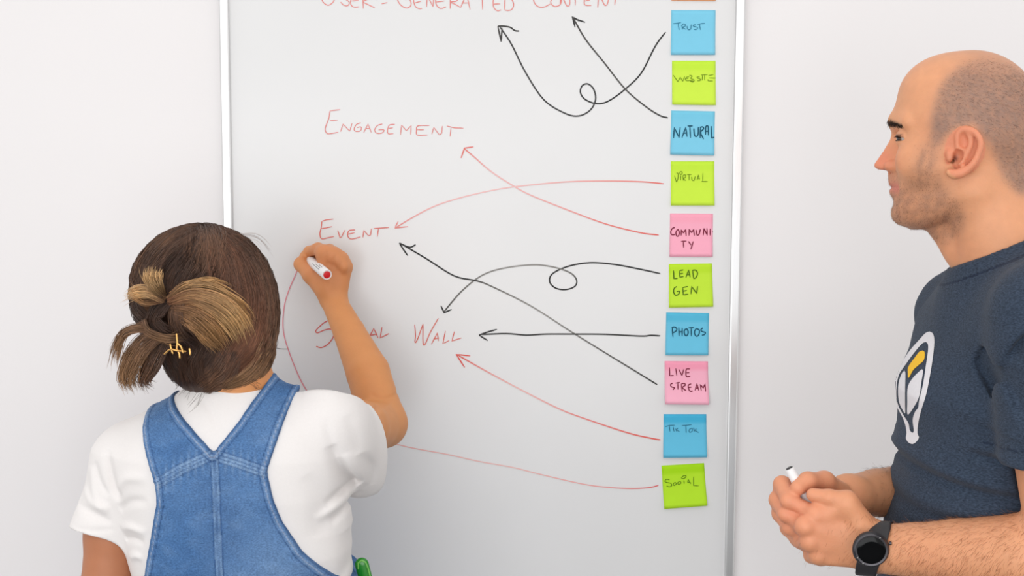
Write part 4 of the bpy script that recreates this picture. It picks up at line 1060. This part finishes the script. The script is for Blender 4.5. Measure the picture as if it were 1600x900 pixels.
def seamdisp(p):
    p2 = p[..., [0, 2]]; dy, dc, de = dseams(p2); bk = p[..., 1] < -.40
    px = p[..., 0]; pk = np.sin(px * 620) * np.exp(-(dy / .012) ** 2) * .0006
    e = .0013 * (np.clip(1 - np.abs(dy - .004) / .006, 0, 1) > .3) * .7 + .0008 * (dc < .0055) + .0007 * (de < .0095) + pk
    e = e - .0012 * np.exp(-((dc - .0055) / .0010) ** 2) - .0012 * np.exp(-((dy - .0068) / .0010) ** 2) - .0010 * np.exp(-((de - .0095) / .0010) ** 2)
    pkl = np.sin(p[..., 2] * 420 + px * 60) * np.exp(-((de - .010) / .008) ** 2) * .0005
    return -np.where(bk, e + pkl, 0)
OV.disp(seamdisp)
OV.disp(lambda p: .0016 * noise3(p, 26, 51) + .0006 * noise3(p, 70, 52))
for q, w, am in [([(300, 800), (320, 850), (326, 900)], .010, .0020), ([(372, 780), (380, 840), (400, 900)], .012, -.002), ([(262, 830), (272, 870), (270, 905)], .009, .002)]: crease(OV, q, YB, w, am)
OV.inter(lambda p: zw(1000) - p[..., 2])
def denim_cols(v):
    n1 = noise3(v, 60, 61); n2 = noise3(v, 240, 62); n3 = noise3(v, 18, 63)
    base = np.array(srgb(76, 114, 162)); lite = np.array(srgb(144, 172, 204)); dark = np.array(srgb(48, 78, 124))
    c = np.tile(base, (len(v), 1))
    def mixin(col, w): w = np.clip(w, 0, 1); c[:] = c * (1 - w[:, None]) + col * w[:, None]
    mixin(lite, .34 * np.clip(n3 + .2, 0, 1) + .18 * np.clip(n1, 0, 1) + .12 * np.clip(n2, 0, 1)); mixin(dark, .34 * np.clip(-n1, 0, 1) + .16 * np.clip(-n2, 0, 1))
    p2 = v[:, [0, 2]].astype(np.float32); dy, dc, de = dseams(p2); bk = v[:, 1] < -.40
    st = .5 + .5 * np.sin(v[:, 2] * 1900)
    mixin(lite, bk * (.55 * (dy < .0075) + .50 * (dc < .005) + .14 * (de < .009)) * (.7 + .5 * n2))
    pk = np.clip(np.sin(v[:, 0] * 620), 0, 1) * np.exp(-(dy / .013) ** 2); mixin(lite, .5 * pk * bk)
    for dd, r in ((dy, .0022), (dy, .0072), (dc, .0056), (de, .0095)): mixin(dark, bk * .75 * np.exp(-((dd - r) / .0009) ** 2))
    mixin(dark, bk * .5 * np.exp(-((dc - .001) / .0008) ** 2)); mixin(dark, bk * .6 * np.exp(-(de / .0012) ** 2))
    mixin(np.array(srgb(186, 190, 200)), bk * .5 * np.exp(-((de - .0045) / .0007) ** 2))
    return c
m_den = mat('denim', vcol=True, rough=0.88, spec=0.15, noise=(380, .34), bump=(700, .45), stretch=(1, 1, 1.6))
ovo = link('overalls_bib', polygonise(OV, .0020, 'overalls_bib', denim_cols), m_den, woman); ovo['label'] = 'blue denim overalls top with two wide straps meeting in a V'
LG = Field(); hx = xw(380)
for s in (-1, 1): LG.chain([np.array([hx + s * .085, YW, .86]), np.array([hx + s * .10, YW + .01, .46]), np.array([hx + s * .11, YW, .07])], [.105, .080, .075], .02, .05)
LG.el((hx, YW, .90), (.175, .125, .17), .05); LG.inter(lambda p: np.maximum(.035 - p[..., 2], p[..., 2] - (zw(1000) + .012)))
LG.disp(lambda p: .004 * noise3(p, 28, 71))
link('overalls_legs', polygonise(LG, .008, 'overalls_legs', lambda v: np.tile(np.array(srgb(82, 119, 164)), (len(v), 1)) * (1 + .14 * noise3(v, 40, 77))[:, None]), m_den, woman)
m_canvas = mat('white_shoe', srgb(225, 222, 216), .6)
for s in (-1, 1):
    Sf = Field(); c0 = np.array([hx + s * .11, YW, .04]); Sf.chain([c0 - np.array([0, .05, 0]), c0 + np.array([0, .05, 0]), c0 + np.array([s * .01, .14, -.008])], [.038, .040, .034], .03)
    Sf.inter(lambda p: .0005 - p[..., 2], .004); link('shoe', polygonise(Sf, .005, 'shoe'), m_canvas, woman)

# ---- hair
HC = Field()
def hx_(px, py, y): return P(px, py, y)
HC.el(P(316, 452, -.405), (.0985, .108, .093), .0)
HC.el(P(350, 505, -.410), (.0740, .092, .086), .03)
HC.el(P(340, 560, -.437), (.072, .064, .056), .03)
HC.el(P(270, 490, -.470), (.046, .038, .055), .03)
# keep the face clear
fc = Field(); fc.el(WL(.085, -.035, 0), (.055, .052, .088), .0, QW); HC.add(fc.prim(), .012, 'S')
HC.inter(lambda p: -(p[..., 2] - P(330, 611, -.45)[2]) if False else (P(330, 616, -.45)[2] - .12 * np.clip(P(340, 600, -.45)[0] - p[..., 0], 0, 1) + .10 * np.clip(p[..., 0] - P(360, 600, -.45)[0], 0, 1) - p[..., 2]), .012)
def str_noise(p):
    q = p - A_(P(318, 372, -.42)); an = np.arctan2(q[..., 0], -q[..., 1] + .02)
    rr = np.clip(np.sqrt(q[..., 0] ** 2 + q[..., 1] ** 2) / .06 - .3, 0, 1)
    return rr * (.0012 * np.sin(an * 34 + 3 * noise3(p, 30, 81)) + .0007 * np.sin(an * 90))
HC.disp(str_noise)
hair_me = polygonise(HC, .0028, 'hair')
m_hair = mat('hair_mass', srgb(64, 43, 33), 0.5, spec=.35, noise=(90, .25), stretch=(3, 3, .6))
hair = link('hair', hair_me, m_hair, woman); hair['label'] = 'dark brown hair twisted up at the back'
bvh = BVHTree.FromPolygons([tuple(v.co) for v in hair_me.vertices], [tuple(p.vertices) for p in hair_me.polygons])
m_str = mat('hair_strands', vcol=True, rough=0.42, spec=.45)
rh = np.random.RandomState(12)
CEN = P(322, 480, -.405)
def surf_pt(px, py, lift=0.0, cen=None):
    """where the sight line through a point of the back of the hair meets the hair mass; beyond its edge, the nearest skin of it"""
    o = Vector(CAM); t = Vector(P(px, py, -.5)); d = (t - o).normalized()
    h = bvh.ray_cast(o, d)
    if h[0] is not None and h[0].y < -.34: return np.array(h[0] + h[1] * lift), np.array(h[1])
    h = bvh.find_nearest(Vector(P(px, py, -.42))); return np.array(h[0] + h[1] * lift), np.array(h[1])
def bundle(ctrl, n, spread, cols, r, lift=(.001, .004), steps=11, free=0.0, wav=.0, tipfree=None, jitter=1.0, messy=0.0):
    """ctrl: px path of the lock over the hair mass; spread: width in px at each control; returns lists"""
    ps, rr, cc = [], [], []
    ctrl = np.array(ctrl, float); sp = np.array(spread, float)
    for i in range(n):
        u = rh.uniform(-1, 1); l0 = rh.uniform(*lift); t0 = rh.uniform(0, .12); t1 = 1 - rh.uniform(0, .12 * jitter) ** 1.0; ms = rh.normal(size=3) * messy
        tt = np.linspace(t0, t1, steps); 
        cp = []
        for j, c in enumerate(ctrl):
            a = ctrl[max(0, j - 1)]; b = ctrl[min(len(ctrl) - 1, j + 1)]; tn = (b - a) / (np.linalg.norm(b - a) + 1e-9)
            cp.append(c + np.array([-tn[1], tn[0]]) * sp[j] * (u + rh.normal() * .06))
        path = np.array(catmull(cp, 8)); s = np.linspace(0, 1, len(path))
        pts = np.stack([np.interp(tt, s, path[:, 0]), np.interp(tt, s, path[:, 1])], -1)
        w1, w2 = rh.uniform(0, 6.28, 2)
        out = []
        for k, (x, y) in enumerate(pts):
            x += wav * math.sin(tt[k] * 7 + w1); y += wav * math.cos(tt[k] * 6 + w2)
            if tipfree is None:
                q, nn = surf_pt(x, y, l0)
            else:
                q = P(x, y, np.interp(tt[k], tipfree[0], tipfree[1]) + l0 * -2 + .012 * u * (tipfree[2] if len(tipfree) > 2 else 0))
            out.append(q + np.array([ms[0], ms[1] - abs(ms[1]) * .3, ms[2]]) * tt[k] ** 2)
        ps.append(out); rr.append(r * rh.uniform(.7, 1.25))
        g = rh.uniform(.6, 1.25) if rh.rand() > .12 else 1.55; c0, c1 = cols[0], cols[1]
        m = rh.uniform(0, .25)
        cc.append([tuple((c0[z] * (1 - min(1, max(0, t * 1.2 - .1 + m))) + c1[z] * min(1, max(0, t * 1.2 - .1 + m))) * g for z in range(3)) for t in tt])
    return ps, rr, cc
DK = srgb(74, 51, 39); MD = srgb(120, 86, 64); RD = srgb(134, 90, 67); CR = srgb(224, 180, 124); CR2 = srgb(184, 138, 90); TN = srgb(156, 118, 84)
allp = ([], [], [])
def put(*a, **k):
    r = bundle(*a, **k)
    for x, y in zip(allp, r): x.extend(y)
# crown to knot, left side
put([(296, 353), (318, 350), (344, 354)], 120, [5, 6, 5], (DK, DK), .0003)
put([(240, 400), (216, 440), (214, 480), (240, 510)], 260, [10, 8, 12, 14], (DK, DK), .0003)
put([(262, 500), (258, 545), (285, 590)], 240, [22, 18, 18], (DK, DK), .0003)
put([(318, 353), (322, 372), (318, 410)], 300, [30, 34, 30], (DK, MD), .0003)
put([(322, 351), (352, 366), (384, 396)], 160, [4, 10, 14], (DK, RD), .0003)
put([(312, 352), (280, 362), (244, 392)], 160, [4, 8, 10], (DK, MD), .0003)
put([(318, 358), (270, 372), (232, 410), (222, 450), (250, 490)], 420, [6, 22, 20, 16, 10], (DK, MD), .00032)
put([(320, 360), (290, 390), (262, 430), (258, 470)], 420, [10, 26, 26, 14], (DK, DK), .00032)
put([(324, 360), (330, 395), (318, 430), (285, 462)], 420, [12, 26, 26, 14], (MD, DK), .00032)
# crown round the right side, sweeping down and back to the nape
put([(330, 358), (372, 400), (392, 460), (384, 530), (340, 590)], 700, [10, 30, 34, 34, 16], (DK, RD), .00033)
put([(332, 357), (392, 390), (422, 450), (424, 520), (396, 580)], 520, [5, 14, 12, 10, 14], (DK, MD), .00033)
put([(330, 362), (352, 420), (350, 480), (330, 540), (300, 590)], 420, [14, 28, 26, 28, 22], (RD, DK), .00032)
put([(425, 500), (418, 545), (392, 585), (345, 606)], 260, [10, 16, 14, 8], (MD, TN), .00034)
put([(300, 540), (290, 570), (300, 606)], 240, [30, 28, 30], (DK, DK), .00034)
put([(360, 545), (345, 580), (310, 606)], 200, [22, 20, 14], (DK, MD), .00034)
strands('hair_strands', *allp, hair, m_str)['label'] = 'long brown strands combed back from the crown'
# folded ends of the twist, caramel coloured
allp = ([], [], [])
def putf(ctrl, n, spread, cols, r, depth, twist=.5, **k):
    r_ = bundle(ctrl, n, spread, cols, r, lift=(0, .004), tipfree=([0, .35, .7, 1] if len(depth) == 4 else None, depth, twist), jitter=2.6, messy=.0045, **k)
    for x, y in zip(allp, r_): x.extend(y)
yk = -.520
putf([(262, 470), (290, 452), (330, 456), (368, 482), (390, 512)], 300, [5, 10, 13, 16, 12], (MD, CR), .00040, [yk, yk - .018, yk - .006, -.492], wav=1.5)
putf([(262, 474), (300, 466), (340, 480), (368, 505), (380, 532)], 380, [7, 14, 20, 20, 14], (RD, CR), .00040, [yk, yk - .022, yk - .012, -.496], wav=1.5)
putf([(266, 486), (300, 496), (330, 520), (352, 548)], 320, [8, 16, 18, 10], (MD, CR2), .00040, [yk, yk - .020, yk - .010, -.500], wav=1.5)
putf([(268, 462), (295, 446), (330, 444), (362, 462)], 170, [4, 6, 8, 8], (CR2, CR), .00038, [yk, yk - .016, yk - .010, -.500], wav=1.5)
putf([(256, 466), (244, 448), (238, 432), (240, 421)], 200, [5, 11, 13, 12], (DK, CR), .00038, [yk, yk - .010, yk - .006, -.512], wav=1)
putf([(258, 470), (236, 456), (214, 456), (197, 465)], 200, [6, 10, 8, 5], (MD, CR), .00038, [yk, yk - .012, yk - .002, -.500], wav=1)
putf([(252, 468), (228, 470), (214, 462), (206, 448)], 90, [6, 7, 5, 4], (MD, CR2), .00038, [yk, yk - .008, yk, -.500], wav=1)
# dark twist below and the loose tail
putf([(262, 470), (246, 486), (240, 505), (262, 522), (300, 530)], 260, [8, 12, 12, 9, 7], (DK, DK), .00040, [yk + .006, yk, yk - .002, -.505], wav=1)
putf([(222, 500), (232, 520), (262, 530), (292, 526)], 120, [6, 6, 5, 4], (MD, TN), .00038, [yk, yk - .006, yk - .010, -.515], wav=1)
putf([(282, 462), (276, 490), (286, 520), (320, 540)], 160, [8, 12, 14, 10], (MD, DK), .00038, [yk, yk - .006, yk - .004, -.505], wav=1)
putf([(256, 520), (228, 534), (208, 560), (198, 590), (206, 610)], 330, [8, 14, 15, 12, 8], (MD, TN), .00042, [yk + .008, yk - .002, yk + .002, -.505], wav=1.5)
putf([(252, 516), (222, 512), (196, 520), (183, 545), (180, 572)], 170, [5, 6, 5, 5, 4], (MD, TN), .00040, [yk + .01, yk, yk + .006, -.500], wav=1.2)
putf([(262, 524), (246, 550), (234, 575), (224, 596), (232, 606)], 200, [9, 13, 12, 8, 6], (DK, MD), .00042, [yk + .01, yk, yk + .004, -.500], wav=1.5)
strands('hair_twist', *allp, hair, m_str)['label'] = 'caramel-tipped twist of hair with a loose tail on the left'
# fly-aways
allp = ([], [], [])
putf([(300, 600), (290, 616), (282, 622)], 14, [26, 28, 30], (DK, DK), .00018, [-.49, -.495, -.50, -.50]); putf([(385, 590), (402, 600), (412, 604)], 10, [8, 8, 8], (DK, DK), .00018, [-.47, -.47, -.47, -.47])
putf([(360, 372), (400, 372), (428, 404)], 10, [5, 6, 8], (MD, MD), .00013, [-.42, -.42, -.42, -.42]); putf([(250, 382), (226, 400), (212, 430)], 8, [5, 7, 6], (MD, TN), .00013, [-.45, -.45, -.45, -.45])
strands('loose_strands', *allp, hair, m_str)
# claw clip
m_gold = mat('gilt_clip', srgb(226, 176, 104), .3, metal=.8)
clip = empty('hair_clip', tuple(P(277, 541, -.535))); tag(clip, 'small gilt claw clip holding the twist of hair', 'hair clip')
def tube(name, pts, r, m, parent, n=8):
    pts = catmull(pts, 5); F_ = Field(); F_.chain(pts, [r] * len(pts), .0005); return link(name, polygonise(F_, r * .45, name), m, parent)
yc = -.540
tube('spine', [P(257, 553, yc), P(266, 546, yc - .004), P(277, 548, yc - .006), P(290, 549, yc - .002)], .0013, m_gold, clip)
for q in ([(276, 522), (277, 535), (276, 547)], [(266, 538), (268, 546), (270, 552)], [(276, 545), (280, 552), (281, 559)], [(277, 536), (283, 542), (286, 551)], [(296, 545), (297, 549), (297, 554)]):
    tube('claw', [P(x, y, yc - .004) for x, y in q], .0013, m_gold, clip)
# ---- red marker in the writing hand
e0 = P(511, 429.5, -.1500); e1 = P(474, 398, -.020); ax_ = (e1 - e0) / np.linalg.norm(e1 - e0); Lp = np.linalg.norm(e1 - e0)
pen2 = empty('marker_pen', tuple(e0)); tag(pen2, 'white marker pen with a red end in the writing hand at the board', 'marker')
lathe('barrel', [(.0006, .0066), (.0000, .0078), (.0012, .0086), (Lp - .050, .0084), (Lp - .046, .0072), (Lp - .018, .0066), (Lp - .012, .0044), (Lp - .006, .0030)], e0, ax_, m_pb, pen2, 32)
lathe('end_plug', [(-.0006, .0048), (.0000, .0060), (.0030, .0062)], e0, ax_, m_red, pen2, 32)['label'] = 'red end plug'
lathe('nib', [(Lp - .006, .0024), (Lp + .006, .0020), (Lp + .009, .0010)], e0, ax_, m_red, pen2, 12)
Qp = axes(ax_, (0, 0, 1)); V = []; Fc = []; vd_ = CAM - e0; tc_ = math.atan2(float(Qp[2] @ vd_), float(Qp[1] @ vd_))
for ln, (s0, s1) in enumerate([(.020, .062), (.022, .050), (.020, .040)]):
    for k in range(6):
        for s in (s0, s1):
            t = tc_ + math.radians(-14 + ln * 20 + k * 1.6); V.append(e0 + ax_ * s + (Qp[1] * math.cos(t) + Qp[2] * math.sin(t)) * .00875)
    b = ln * 12
    for k in range(5): Fc.append((b + 2 * k, b + 2 * k + 1, b + 2 * k + 3, b + 2 * k + 2))
link('barrel_print', mesh('barrel_print', V, Fc, True), m_print, pen2)
# ---- green pen tucked at her side
m_grn = mat('green_plastic', srgb(22, 132, 24), .25, coat=.3); m_grn2 = mat('green_rim', srgb(116, 190, 84), .3)
g0 = P(565.5, 882, -.40); g1 = P(592, 985, -.40); gp = empty('pen', tuple(g0)); tag(gp, 'glossy green pen tucked into the side of the denim overalls', 'pen')
ga = (g1 - g0) / np.linalg.norm(g1 - g0)
GF = Field(); GF.rc(g0, g1, .0105, .0105, 0, ((0, 1, 0), .5)); link('body', polygonise(GF, .0015, 'pen_body'), m_grn, gp)
G2 = Field(); sd = np.cross(ga, [0, -1, 0]); sd = sd / np.linalg.norm(sd); sd = sd * (1 if sd[0] > 0 else -1)
pts = [g0 - sd * .006 + ga * .004, g0 - sd * .004 - ga * .0045, g0 + sd * .002 - ga * .0075, g0 + sd * .007 - ga * .003, g0 + sd * .0082 + ga * .006, g0 + sd * .0082 + ga * .06]
G2.chain([p + np.array([0, -.0045, 0]) for p in pts], [.0013] * 6); link('clip', polygonise(G2, .0008, 'pen_clip'), m_grn2, gp)['label'] = 'light green clip'
